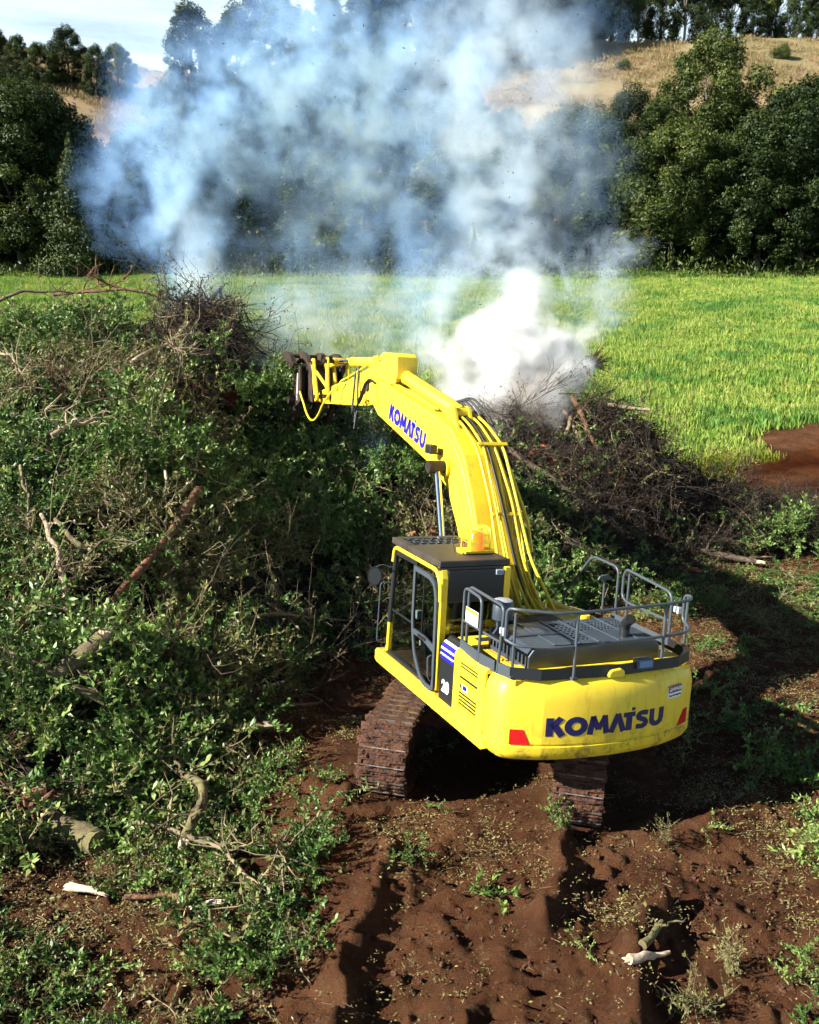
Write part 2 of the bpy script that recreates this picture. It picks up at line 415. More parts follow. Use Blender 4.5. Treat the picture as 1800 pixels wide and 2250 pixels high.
def ground_material():
    m = bpy.data.materials.new('soil_and_pasture'); m.use_nodes = True
    nt = m.node_tree; N = nt.nodes.new; L = nt.links.new; p = nt.nodes['Principled BSDF']
    geo = N('ShaderNodeNewGeometry')
    def noise(sc, det=5, rough=.6, vec=None):
        n = N('ShaderNodeTexNoise'); n.inputs['Scale'].default_value = sc; n.inputs['Detail'].default_value = det; n.inputs['Roughness'].default_value = rough
        L(vec or geo.outputs['Position'], n.inputs['Vector']); return n.outputs['Fac']
    def ramp(f, *st):
        r = N('ShaderNodeValToRGB'); e = r.color_ramp.elements
        while len(e) < len(st): e.new(.5)
        for k, (a, c) in enumerate(st): e[k].position = a; e[k].color = (*c, 1)
        L(f, r.inputs['Fac']); return r.outputs['Color']
    def mix(f, a, b):
        x = N('ShaderNodeMix'); x.data_type = 'RGBA'
        L(f, x.inputs['Factor']); L(a, x.inputs['A']); L(b, x.inputs['B']); return x.outputs['Result']
    def math_(op, a, b=None, clamp=False):
        x = N('ShaderNodeMath'); x.operation = op; x.use_clamp = clamp
        for i, t in enumerate((a, b)):
            if t is None: continue
            if isinstance(t, (int, float)): x.inputs[i].default_value = t
            else: L(t, x.inputs[i])
        return x.outputs[0]
    def mrange(f, a, b, c=0., d=1.):
        x = N('ShaderNodeMapRange'); x.interpolation_type = 'SMOOTHSTEP'
        L(f, x.inputs['Value'])
        for k, v in zip(('From Min','From Max','To Min','To Max'), (a, b, c, d)): x.inputs[k].default_value = v
        return x.outputs['Result']
    sp = N('ShaderNodeSeparateXYZ'); L(geo.outputs['Position'], sp.inputs[0])
    # red soil
    soil = ramp(noise(1.3, 8), (.25,(.040,.015,.007)), (.5,(.102,.041,.018)), (.62,(.140,.062,.028)), (.8,(.190,.100,.050)))
    dust = mix(mrange(noise(9., 6), .52, .72), soil, ramp(noise(30.), (.3,(.05,.022,.012)), (.7,(.17,.115,.055))))
    # pasture
    gr = ramp(noise(.16, 6), (.25,(.11,.18,.026)), (.45,(.17,.24,.04)), (.58,(.22,.25,.055)), (.75,(.12,.20,.032)))
    gr2 = mix(mrange(noise(1.6, 6), .40, .62), gr, ramp(noise(.5), (.3,(.08,.15,.022)), (.7,(.30,.30,.08))))
    # dry hillside
    hl = ramp(noise(.045, 7), (.30,(.25,.135,.088)), (.44,(.29,.185,.115)), (.54,(.25,.215,.105)), (.68,(.15,.165,.065)))
    # boundaries: torn soil, then grass, then the dry hill
    wob = math_('MULTIPLY', math_('SUBTRACT', noise(.22, 5), .5), 16.)
    wob2 = math_('MULTIPLY', math_('SUBTRACT', noise(1.1, 5), .5), 5.)
    yy = math_('ADD', math_('ADD', sp.outputs['Y'], wob), wob2)
    xr = math_('MULTIPLY', math_('MAXIMUM', math_('SUBTRACT', sp.outputs['X'], 7.), 0.), .9)
    yy2 = math_('SUBTRACT', yy, math_('MINIMUM', xr, 11.))
    gm = mrange(yy2, 33., 41.)
    hl = mix(mrange(noise(1.1, 8, .75), .35, .65), hl, ramp(noise(.25, 6), (.3,(.13,.13,.055)), (.7,(.31,.215,.135))))
    hm = mrange(yy, 118., 128.)
    c = mix(hm, mix(gm, dust, gr2), hl)
    L(c, p.inputs['Base Color']); p.inputs['Roughness'].default_value = .95; p.inputs['Specular IOR Level'].default_value = .12
    b = N('ShaderNodeBump'); b.inputs['Strength'].default_value = 1.; b.inputs['Distance'].default_value = .09
    L(math_('ADD', noise(11., 10, .8), math_('MULTIPLY', noise(48., 6, .75), .5)), b.inputs['Height']); L(b.outputs['Normal'], p.inputs['Normal'])
    return m
M['ground'] = ground_material()
ys = np.geomspace(4.6, 461, 840) - 1.0
ground = link('ground', grid_sheet('ground', ys, lambda y: 4.5 + .64 * y + .2*np.maximum(y - 60, 0), 520, ground_z, [M['ground']]))
tag(ground, 'torn red soil rising into green pasture and dry hillside', 'ground', kind='structure')

# ------------------------------------------------------------------ scattering of prototypes over points
def proto_obj(name, me): return bpy.data.objects.new(name, me)

def scatter(name, pts, rot, scl, idx, protos):
    """one object: instances of the prototypes on the given points"""
    me = bpy.data.meshes.new(name)
    n = len(pts)
    me.vertices.add(n); me.vertices.foreach_set('co', np.asarray(pts, np.float32).ravel())
    a = me.attributes.new('rot', 'FLOAT_VECTOR', 'POINT'); a.data.foreach_set('vector', np.asarray(rot, np.float32).ravel())
    a = me.attributes.new('scl', 'FLOAT', 'POINT'); a.data.foreach_set('value', np.asarray(scl, np.float32))
    a = me.attributes.new('idx', 'INT', 'POINT'); a.data.foreach_set('value', np.asarray(idx, np.int32))
    o = link(name, me)
    g = bpy.data.node_groups.new(name, 'GeometryNodeTree')
    g.interface.new_socket('Geometry', in_out='INPUT', socket_type='NodeSocketGeometry')
    g.interface.new_socket('Geometry', in_out='OUTPUT', socket_type='NodeSocketGeometry')
    N = g.nodes.new; L = g.links.new
    gi = N('NodeGroupInput'); go = N('NodeGroupOutput')
    jn = N('GeometryNodeJoinGeometry')
    for p in protos:
        oi = N('GeometryNodeObjectInfo'); oi.inputs['Object'].default_value = p; oi.inputs['As Instance'].default_value = True
        L(oi.outputs['Geometry'], jn.inputs['Geometry'])
    m2p = N('GeometryNodeMeshToPoints')
    L(gi.outputs['Geometry'], m2p.inputs['Mesh'])
    ip = N('GeometryNodeInstanceOnPoints'); ip.inputs['Pick Instance'].default_value = True
    L(m2p.outputs['Points'], ip.inputs['Points']); L(jn.outputs['Geometry'], ip.inputs['Instance'])
    def at(nm, ty):
        q = N('GeometryNodeInputNamedAttribute'); q.data_type = ty; q.inputs['Name'].default_value = nm
        return q.outputs['Attribute']
    L(at('idx', 'INT'), ip.inputs['Instance Index']); L(at('rot', 'FLOAT_VECTOR'), ip.inputs['Rotation']); L(at('scl', 'FLOAT'), ip.inputs['Scale'])
    L(ip.outputs['Instances'], go.inputs['Geometry'])
    o.modifiers.new('scatter', 'NODES').node_group = g
    return o

class Foliage:
    """collects leaf blades and twig tubes of one prototype as numpy arrays"""
    def __init__(s): s.v = []; s.q = []; s.mi = []; s.val = []; s.n = 0
    def leaf(s, p, d, up, ln, wd, val, mi=0):
        d = d / (np.linalg.norm(d) + 1e-9); sd = np.cross(d, up); sd = sd / (np.linalg.norm(sd) + 1e-9); nn = np.cross(sd, d)
        m = p + d*ln*.45 - nn*ln*.07; t = p + d*ln - nn*ln*.02
        s.v += [p, m + sd*wd*.5 + nn*wd*.18, t, m - sd*wd*.5 + nn*wd*.18]
        s.q.append((s.n, s.n+1, s.n+2, s.n+3)); s.n += 4; s.mi.append(mi); s.val.append(val)
    def stick(s, path, rs, val=.5, mi=1, n=4):
        B = MB(); B.tube([tuple(p) for p in path], rs, n, False)
        for f in B.f: s.q.append(tuple(s.n + i for i in f)); s.mi.append(mi); s.val.append(val)
        s.v += [np.array(p) for p in B.v]; s.n += len(B.v)
    def mesh(s, name, mats):
        me = np_mesh(name, np.array(s.v), quads=np.array(s.q), mats=mats)
        me.polygons.foreach_set('material_index', np.array(s.mi, np.int32))
        a = me.attributes.new('v', 'FLOAT', 'FACE'); a.data.foreach_set('value', np.array(s.val, np.float32))
        return me

def rnd(a=1.): return (rng.random(3) - .5) * 2 * a

def leafy_clump(nm, L=.9, nleaf=170, lf=.085, mats=None, flat=.55, sub=7):
    """a cut leafy branch lying about flat: stem, twigs, leaves"""
    F = Foliage()
    pts = [np.zeros(3)]; d = np.array([1., 0, .18])
    for k in range(7):
        d = d + rnd(.28) * np.array([1, 1, flat]); d /= np.linalg.norm(d); pts.append(pts[-1] + d * L / 7)
    pts = [p - np.array([L*.5, 0, 0]) for p in pts]
    F.stick(pts, [.010 * (1 - .8*k/7) for k in range(8)], .5)
    tips = []
    for j in range(sub):
        i = rng.integers(1, 7); p = pts[i] + rnd(.01); dd = np.array([.6, 0, .15]) + rnd(1.0) * np.array([.6, 1, flat]); dd /= np.linalg.norm(dd)
        l = L * (.25 + .3 * rng.random()); tw = [p]
        for k in range(4): dd = dd + rnd(.25); dd /= np.linalg.norm(dd); tw.append(tw[-1] + dd * l / 4)
        F.stick(tw, [.007, .006, .005, .004, .002], .5, n=3); tips.append(tw)
    tips.append(pts)
    base = rng.random() * .25
    for j in range(nleaf):
        tw = tips[rng.integers(len(tips))]; i = rng.integers(1, len(tw)); f = rng.random()
        p = tw[i-1] * (1-f) + tw[i] * f; ax = tw[i] - tw[i-1]; ax = ax / np.linalg.norm(ax)
        dd = ax * .6 + rnd(.9) + np.array([0, 0, .15]); up = np.array([0, 0, .8]) + rnd(1.)
        F.leaf(p + rnd(.012), dd, up, lf * (.6 + .8*rng.random()), lf * (.34 + .2*rng.random()), base + .75 * rng.random())
    return proto_obj(nm, F.mesh(nm, mats))

def bare_branch(nm, L=1.6, mats=None, forks=6, r=.016):
    """a leafless forked branch"""
    F = Foliage()
    def grow(p, d, l, rad, lev):
        pts = [p]
        for k in range(5): d = d + rnd(.20); d = d / np.linalg.norm(d); pts.append(pts[-1] + d * l / 5)
        F.stick(pts, [rad * (1 - .65*k/5) for k in range(6)], rng.random(), n=4 if lev == 0 else 3)
        if lev < 2:
            for j in range(forks if lev == 0 else 3):
                i = rng.integers(1, 6); dd = d + rnd(1.0); dd /= np.linalg.norm(dd)
                grow(pts[i], dd, l * (.3 + .3*rng.random()), rad * .5, lev + 1)
    grow(np.array([-L/2, 0, 0]), np.array([1., 0, .1]), L, r, 0)
    for j in range(24):
        k = rng.integers(len(F.v)); F.leaf(F.v[k], rnd(1.), np.array([0,0,1.]) + rnd(.7), .07, .03, .4 + .6 * rng.random(), 0)
    return proto_obj(nm, F.mesh(nm, mats))

LEAFY = [leafy_clump('leafy_spray', .9 + .2*(k % 3), 230, .072 + .012*(k % 4), [M['leaf'], M['twig']]) for k in range(6)]
OLIVE = [leafy_clump('wilted_spray', .9 + .2*(k % 3), 120, .075, [M['leafolive'], M['twigpale']], sub=10) for k in range(4)]
BARE = [bare_branch('bare_spray', 1.3 + .5*(k % 3), [M['leafolive'], M['twig'] if k % 2 else M['twigpale']]) for k in range(6)]

# ------------------------------------------------------------------ brush heap
hy = np.linspace(7.5, 30, 230); 
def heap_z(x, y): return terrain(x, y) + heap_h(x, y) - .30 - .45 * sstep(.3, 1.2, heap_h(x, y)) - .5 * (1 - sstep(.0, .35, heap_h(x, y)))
M['heapcore'] = mat('shaded_tangle_of_twigs', (.008,.007,.005), .95, col2=(.022,.015,.009), nscale=5., bump=1., bscale=18.)  # near-black colour stands in for shade deep between the branches
s_ = np.linspace(-22, 14, 320)
Yg, Xg = np.meshgrid(hy, s_, indexing='ij'); Zg = heap_z(Xg, Yg)
i_ = np.arange(len(hy)-1)[:, None] * 320 + np.arange(319)[None, :]
hq = np.stack([i_, i_+1, i_+321, i_+320], -1).reshape(-1, 4)
keep = (heap_h(Xg, Yg) > .02).reshape(-1)[hq].any(1)
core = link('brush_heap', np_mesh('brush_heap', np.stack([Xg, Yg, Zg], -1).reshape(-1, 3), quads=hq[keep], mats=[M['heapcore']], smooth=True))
tag(core, 'dark packed inside of the long heap of felled trees', 'brush heap', kind='stuff')

def heap_points(n, x0, x1, y0, y1, hmin, lift=.1, dens=None):
    X = rng.uniform(x0, x1, n); Y = rng.uniform(y0, y1, n)
    h = heap_h(X, Y); k = h > hmin
    if dens is not None: k &= rng.random(n) < dens(X, Y)
    X, Y = X[k], Y[k]
    Z = terrain(X, Y) + heap_h(X, Y) + rng.uniform(-.42, lift, len(X))
    e = .3; gx = (heap_h(X+e, Y) - heap_h(X-e, Y)) / (2*e); gy = (heap_h(X, Y+e) - heap_h(X, Y-e)) / (2*e)
    return X, Y, Z, gx, gy

def lay(X, Y, Z, gx, gy, tilt):
    n = len(X); rz = rng.uniform(0, 2*math.pi, n)
    # tilt the spray along the slope, then jitter
    rx = np.arctan(gy) * .8 + rng.normal(0, tilt, n); ry = -np.arctan(gx) * .8 + rng.normal(0, tilt, n)
    rot = np.empty((n, 3))
    for i in range(n):
        m_ = Matrix.Rotation(ry[i], 3, 'Y') @ Matrix.Rotation(rx[i], 3, 'X') @ Matrix.Rotation(rz[i], 3, 'Z')
        rot[i] = m_.to_euler('XYZ')
    return np.stack([X, Y, Z], -1), rot

def holes(x, y): return .04 + .96*sstep(.42, .50, fbm(x*.95, y*.95, 73, 3))
def patch(x, y): return fbm(x*.45, y*.45, 71, 3)
char_c = (-4.6, 24.2)
def burnt(x, y): return 1.3*np.exp(-((x + 4.5)/1.4)**2 - ((y - 23.7)/2.2)**2) + np.exp(-((x - 3.0)/2.0)**2 - ((y - 23.6)/1.8)**2)
a = heap_points(15500, -14, 13, 8.5, 27, .08, .20, lambda x, y: holes(x, y) * sstep(.34, .52, patch(x, y)) * np.clip(1 - burnt(x, y), 0, 1) * (1 - .88*sstep(2.2, 4.2, x)*sstep(19.5, 21, y)) + .06)
P, Rt = lay(*a, .24)
o = scatter('green_brush', P, Rt, rng.uniform(.6, 1.25, len(P)), rng.integers(0, 6, len(P)), LEAFY)
tag(o, 'cut branches with dark green leaves covering the heap', 'brush', kind='stuff')
a = heap_points(8000, -14, 13, 8.5, 27, .05, .18, lambda x, y: holes(x, y) * (1 - sstep(.42, .58, patch(x, y))) * np.clip(1 - burnt(x, y), 0, 1) * (1 - .85*sstep(2.2, 4.2, x)*sstep(19.5, 21, y)) * .9 + .06)
P, Rt = lay(*a, .4)
o = scatter('wilting_brush', P, Rt, rng.uniform(.6, 1.3, len(P)), rng.integers(0, 4, len(P)), OLIVE)
tag(o, 'wilting olive and yellow branches strewn over the heap', 'brush', kind='stuff')
a = heap_points(2300, -14, 13, 8.5, 28, .1, .22, lambda x, y: .35 + .5 * burnt(x, y) + .3 * (1 - sstep(.4, .6, patch(x, y))))
P, Rt = lay(*a, .35)
o = scatter('bare_brush', P, Rt, rng.uniform(.5, 1.25, len(P)), rng.integers(0, 6, len(P)), BARE)
tag(o, 'thin bare broken sticks poking out of the heap', 'brush', kind='stuff')

DEAD = [leafy_clump('dead_spray', .9, 110, .075, [M['leafdead'], M['twig']], sub=10) for k in range(2)]
a = heap_points(5000, -14, 13, 8.5, 27, .06, .18, lambda x, y: sstep(.55, .68, fbm(x*.7 + 40, y*.7, 75, 3)))
P, Rt = lay(*a, .3)
o = scatter('dead_brush', P, Rt, rng.uniform(.5, 1.1, len(P)), rng.integers(0, 2, len(P)), DEAD)
tag(o, 'dead red-brown leafy branches in patches on the heap', 'brush', kind='stuff')
BURNT = [bare_branch('burnt_spray', 1.2 + .4*k, [M['leafburnt'], M['twigdark']], forks=9) for k in range(3)] + [leafy_clump('burnt_leafy_spray', .9, 130, .08, [M['leafburnt'], M['twigdark']], sub=10) for k in range(2)]
a = heap_points(9000, -7, 13, 19, 27.5, .06, .18, lambda x, y: np.clip(.75*sstep(2.0, 4.2, x)*sstep(19.3, 20.6, y) + .8*burnt(x, y), 0, 1))
P, Rt = lay(*a, .4)
o = scatter('scorched_brush', P, Rt, rng.uniform(.6, 1.2, len(P)), rng.integers(0, 5, len(P)), BURNT)
tag(o, 'scorched dark brown brush around the burning part of the heap', 'brush', kind='stuff')

# ------------------------------------------------------------------ litter on the bare soil
def ground_points(n, x0, x1, y0, y1, dens, hmax=.25):
    X = rng.uniform(x0, x1, n); Y = rng.uniform(y0, y1, n)
    k = (rng.random(n) < dens(X, Y)) & (heap_h(X, Y) < hmax)
    return X[k], Y[k]
LIT = []
for k in range(3):
    F = Foliage()
    for j in range(24):
        F.leaf(np.array([*(rng.random(2) - .5) * .36, .005 + .025*rng.random()]), rnd(1.) * np.array([1,1,.3]), np.array([0,0,1.]) + rnd(.5), .018 + .030*rng.random(), .010 + .014*rng.random(), rng.random())
    for j in range(2):
        q = np.array([*(rng.random(2) - .5) * .3, .012]); d = rnd(1.) * np.array([1,1,.15]); d /= np.linalg.norm(d); l = .04 + .12*rng.random()
        F.stick([q, q + d*l*.5 + rnd(.01), q + d*l], [.004, .0035, .002], .5, n=3)
    LIT.append(proto_obj('leaf_litter', F.mesh('leaf_litter', [M['litter'], M['twigpale']])))
def lit_d(x, y): return .08 + .8 * sstep(.50, .66, fbm(x*.7, y*.7, 81, 3)) + .5 * sstep(3, 6, x) + .6 * (1 - sstep(-3.4, -1.6, x))
X, Y = ground_points(34000, -9, 13, 6, 30, lit_d)
on_track = np.hypot(X - MCX, Y - MCY) < 1.0
X, Y = X[~on_track], Y[~on_track]
P = np.stack([X, Y, ground_z(X, Y) + .005], -1); n = len(P)
o = scatter('leaf_litter', P, np.stack([rng.normal(0,.15,n), rng.normal(0,.15,n), rng.uniform(0,6.28,n)], -1), rng.uniform(.55, 1.25, n), rng.integers(0, 3, n), LIT)
tag(o, 'pale fallen leaves and chips scattered over the red soil', 'leaf litter', kind='stuff')
# clods of soil
CL = []
for k in range(4):
    B = MB(); 
    for th in range(5):
        for ph in range(7):
            t = math.pi * th / 4; u = 2*math.pi*ph/7; rr = .5 + .9*rng.random()
            B.v.append((rr*math.sin(t)*math.cos(u), rr*math.sin(t)*math.sin(u), .7*rr*math.cos(t)))
    for th in range(4):
        for ph in range(7): B.f.append((th*7+ph, (th+1)*7+ph, (th+1)*7+(ph+1) % 7, th*7+(ph+1) % 7)); B.m.append(0)
    me = bpy.data.meshes.new('clod'); me.from_pydata(B.v, [], B.f); me.materials.append(M['clod']); CL.append(proto_obj('soil_clod', me))
X, Y = ground_points(60000, -8, 12, 6, 24, lambda x, y: .15 + .85 * sstep(.5, .7, fbm(x*1.1, y*1.1, 91, 3)))
P = np.stack([X, Y, ground_z(X, Y) + .004], -1); n = len(P)
o = scatter('soil_clods', P, rng.uniform(0, 6.28, (n, 3)), .006 + .026 * rng.random(n)**4, rng.integers(0, 4, n), CL)
tag(o, 'crumbled clods of red soil around the tracks', 'soil', kind='stuff')
# flattened greenery strewn on the soil at both sides
def strew(x, y): return sstep(.50, .64, fbm(x*.6, y*.6, 101, 3)) * sstep(2.9, 4.2, x - (y - 8)*.12) * .18 + sstep(.26, .46, fbm(x*.8, y*.8, 103, 3)) * (1 - sstep(-2.6, -.7, x + (y-9)*.12)) + .003
X, Y = ground_points(15000, -8, 13, 6.2, 30, strew, .35)
P = np.stack([X, Y, ground_z(X, Y) + .015], -1); n = len(P)
o = scatter('strewn_brush', P, np.stack([rng.normal(0,.22,n), .17 + rng.normal(0,.18,n), rng.uniform(0,6.28,n)], -1), rng.uniform(.3, .75, n), np.where((X > 0) & (rng.random(n) < .6), rng.integers(6, 10, n), rng.integers(0, 10, n)), LEAFY + OLIVE)
tag(o, 'broken leafy twigs trodden into the soil beside the heap', 'brush', kind='stuff')

# ------------------------------------------------------------------ pasture grass
M['grass'] = leaf_mat('pasture_grass', [(0.,(.10,.20,.028)),(.3,(.16,.29,.045)),(.6,(.30,.365,.078)),(.85,(.36,.40,.12)),(1.,(.42,.37,.17))], .6, .3, spec=.25)
gn = M['grass'].node_tree; gg_ = gn.nodes.new('ShaderNodeNewGeometry'); g1 = gn.nodes.new('ShaderNodeTexNoise'); g1.inputs['Scale'].default_value = .22; g1.inputs['Detail'].default_value = 6; g1.inputs['Roughness'].default_value = .65
gn.links.new(gg_.outputs['Position'], g1.inputs['Vector']); gr_ = gn.nodes.new('ShaderNodeValToRGB'); ge = gr_.color_ramp.elements
for _ in range(2): ge.new(.5)
for k, (a_, c_) in enumerate(((.41,(.40,.66,.55)),(.47,(.85,.95,.75)),(.53,(1.15,1.10,1.0)),(.60,(.62,.80,.6)))): ge[k].position = a_; ge[k].color = (*c_, 1)
gn.links.new(g1.outputs['Fac'], gr_.inputs['Fac']); gm_ = gn.nodes.new('ShaderNodeMix'); gm_.data_type = 'RGBA'; gm_.blend_type = 'MULTIPLY'; gm_.inputs['Factor'].default_value = 1.
rp = [n_ for n_ in gn.nodes if n_.type == 'VALTORGB' and n_ is not gr_ and n_.name != gr_.name][0]
gn.links.new(rp.outputs['Color'], gm_.inputs['A']); gn.links.new(gr_.outputs['Color'], gm_.inputs['B'])
gn.links.new(gm_.outputs['Result'], gn.nodes['Principled BSDF'].inputs['Base Color'])
for n_ in gn.nodes:
    if n_.type == 'BSDF_TRANSLUCENT': gn.links.new(gm_.outputs['Result'], n_.inputs['Color'])
GR = []
for k in range(6):
    F = Foliage(); tall = k >= 4
    for j in range(46 if not tall else 30):
        b = np.array([*(rng.random(2) - .5) * (1.1 if not tall else .5), -.03]); h = (.06 + .13*rng.random()) * (1.9 if tall else 1); le = rnd(.35); le[2] = 0
        w = .016; sd = rnd(1.); sd[2] = 0; sd /= np.linalg.norm(sd)
        m_ = b + np.array([0,0,h*.6]) + le*h*.35; t = b + np.array([0,0,h]) + le*h
        F.v += [b - sd*w, b + sd*w, m_ + sd*w*.8, m_ - sd*w*.8, t + sd*.004, t - sd*.004]
        F.q += [(F.n, F.n+1, F.n+2, F.n+3), (F.n+3, F.n+2, F.n+4, F.n+5)]; vv = rng.random() * .7 + (.3 if tall else 0); F.mi += [0, 0]; F.val += [vv, vv]; F.n += 6
    GR.append(proto_obj('grass_tuft', F.mesh('grass_tuft', [M['grass']])))
def grass_pts(n, y0, y1):
    Y = np.sqrt(rng.uniform(y0**2, y1**2, n)); X = rng.uniform(-1, 1, n) * (.62 * Y + 2)
    return X, Y
X, Y = grass_pts(125000, 28, 113)
edge = Y + (fbm(X/5, Y/5, 111, 3) - .5) * 14 - np.clip((X - 7)*.9, 0, 11)
k = (edge > 29.5) & (rng.random(len(X)) < .35 + .65*sstep(.32, .45, fbm(X/3, Y/3, 117, 3))) & (heap_h(X, Y) < .15)
X, Y = X[k], Y[k]; n = len(X)
tallp = fbm(X/4, Y/4, 113, 3)
idx = rng.integers(0, 4, n); tl = (rng.random(n) < .07 + .5*sstep(.55,.7,tallp)) | ((Y > 97) & (rng.random(n) < .5)); idx[tl] = rng.integers(4, 6, tl.sum())
P = np.stack([X, Y, terrain(X, Y)], -1)
o = scatter('pasture_grass', P, np.stack([rng.normal(0,.1,n), rng.normal(0,.1,n), rng.uniform(0,6.28,n)], -1), rng.uniform(.7,1.3,n) * (.8 + .9*tallp), idx, GR)
tag(o, 'bright green pasture grass behind the burning heap', 'grass', kind='stuff')
# dry tussocks on the far slopes
M['drygrass'] = leaf_mat('dry_tussock', [(0.,(.17,.12,.055)),(.35,(.27,.18,.10)),(.7,(.26,.25,.10)),(1.,(.36,.28,.16))], .8, .2, spec=.1)
DRY = []
for g_ in GR[:4]:
    me_ = g_.data.copy(); me_.materials.clear(); me_.materials.append(M['drygrass']); DRY.append(proto_obj('dry_tussock', me_))
n = 26000; Y = rng.uniform(118, 232, n); X = rng.uniform(-.56, .56, n) * Y; k = fbm(X/7, Y/7, 121, 3) > .44; X, Y = X[k], Y[k]; n = len(X)
o = scatter('hill_tussocks', np.stack([X, Y, terrain(X, Y) - .05], -1), np.stack([rng.normal(0,.1,n), rng.normal(0,.1,n), rng.uniform(0,6.28,n)], -1), rng.uniform(1.6, 3.6, n), rng.integers(0, 4, n), DRY)
tag(o, 'dry pinkish tussock grass on the far hillsides', 'grass', kind='stuff')
# ------------------------------------------------------------------ the excavator
BODY_YAW, TRACK_YAW = 1.9676, 1.3535
def tilt_m(yaw):
    c, s = math.cos(M_TP), math.sin(M_TP); rx = Matrix(((1,0,0),(0,c,-s),(0,s,c)))
    c, s = math.cos(M_TR), math.sin(M_TR); ry = Matrix(((c,0,-s),(0,1,0),(s,0,c)))
    c, s = math.cos(yaw), math.sin(yaw); rz = Matrix(((c,-s,0),(s,c,0),(0,0,1)))
    return ry @ rx @ rz
EX = bpy.data.objects.new('excavator', None); COL.objects.link(EX)
EX.matrix_world = Matrix.Translation((MCX, MCY, 0)) @ tilt_m(BODY_YAW).to_4x4()
tag(EX, 'yellow tracked excavator with dark cab feeding the burning brush heap', 'excavator')
def part(name, B, mats, parent=EX, bevel=0., smooth=None, label=None):
    o = mesh_obj(name, B, mats, parent, bevel, smooth)
    if label: o['label'] = label
    return o

# letters as thick strokes -------------------------------------------------
def arc(cx, cy, rx, ry, a0, a1, n=14):
    return [(cx + rx*math.cos(R(a0 + (a1-a0)*i/n)), cy + ry*math.sin(R(a0 + (a1-a0)*i/n))) for i in range(n+1)]
def stroke_mesh(strokes, mapf, dep):
    """strokes: list of (points, width); mapf(u, v, w) -> body point"""
    B = MB()
    for pts, w in strokes:
        n = len(pts); closed = pts[0] == pts[-1] or (math.hypot(pts[0][0]-pts[-1][0], pts[0][1]-pts[-1][1]) < 1e-6)
        if closed: pts = pts[:-1]; n -= 1
        L_ = []; R_ = []
        for i in range(n):
            a = pts[i-1] if (i or closed) else pts[i]; b = pts[(i+1) % n] if (i < n-1 or closed) else pts[i]
            dx, dy = b[0]-a[0], b[1]-a[1]; l = math.hypot(dx, dy) or 1; nx, ny = -dy/l, dx/l
            L_.append((pts[i][0] + nx*w/2, pts[i][1] + ny*w/2)); R_.append((pts[i][0] - nx*w/2, pts[i][1] - ny*w/2))
        V = [mapf(u, v, dep) for u, v in L_] + [mapf(u, v, dep) for u, v in R_] + [mapf(u, v, 0) for u, v in L_] + [mapf(u, v, 0) for u, v in R_]
        Fs = []
        for i in range(n if closed else n-1):
            j = (i+1) % n
            Fs += [(i, j, n+j, n+i), (i, 2*n+i, 2*n+j, j), (n+j, 3*n+j, 3*n+i, n+i)]
        B.add(V, Fs)
    return B
W_ = .31
def brand_strokes():
    """seven heavy letters, height 1; returns one list of strokes per letter, already spaced"""
    K = [([(.14,0),(.14,1)], W_), ([(.22,.46),(.62,1)], W_*.95), ([(.34,.58),(.70,0)], W_)]
    O = [(arc(.5,.5,.37,.37,0,360,24), W_)]
    Mm = [([(.12,0),(.26,1)], W_*.9), ([(.22,1),(.52,.25)], W_*.8), ([(.52,.25),(.82,1)], W_*.8), ([(.78,1),(.92,0)], W_*.9)]
    A = [([(.10,0),(.42,1)], W_*.9), ([(.40,1),(.74,0)], W_*.9)]
    T = [([(.0,.88),(.62,.88)], W_*.85), ([(.31,.88),(.31,0)], W_), ([(.50,1.08),(.50,1.26)], .17)]
    S = [([(.66,.86),(.40,.89),(.22,.85),(.14,.73),(.17,.61),(.34,.53),(.50,.46),(.58,.33),(.52,.18),(.36,.12),(.04,.14)], W_*.86)]
    U = [([(.14,1),(.14,.42),(.18,.25),(.30,.14),(.42,.12),(.54,.14),(.66,.25),(.70,.42),(.70,1)], W_*.9)]
    out = []; x = 0
    for g, w in ((K,.80),(O,1.02),(Mm,1.04),(A,.70),(T,.66),(S,.76),(U,.84)):
        out.append([([(p[0] + x, p[1]) for p in s], sw) for s, sw in g]); x += w
    return out, x
def text_mesh(txt, size, bold=.02, align='CENTER'):
    cu = bpy.data.curves.new('t', 'FONT'); cu.body = txt; cu.size = size; cu.offset = bold * size; cu.extrude = .002; cu.align_x = align; cu.align_y = 'CENTER'
    ob = bpy.data.objects.new('t', cu); COL.objects.link(ob)
    dg = bpy.context.evaluated_depsgraph_get(); me = bpy.data.meshes.new_from_object(ob.evaluated_get(dg))
    bpy.data.objects.remove(ob); return me
def text_obj(name, txt, size, m, parent, M4, bold=.02):
    me = text_mesh(txt, size, bold); me.transform(M4); me.materials.clear(); me.materials.append(m)
    return link(name, me, parent)

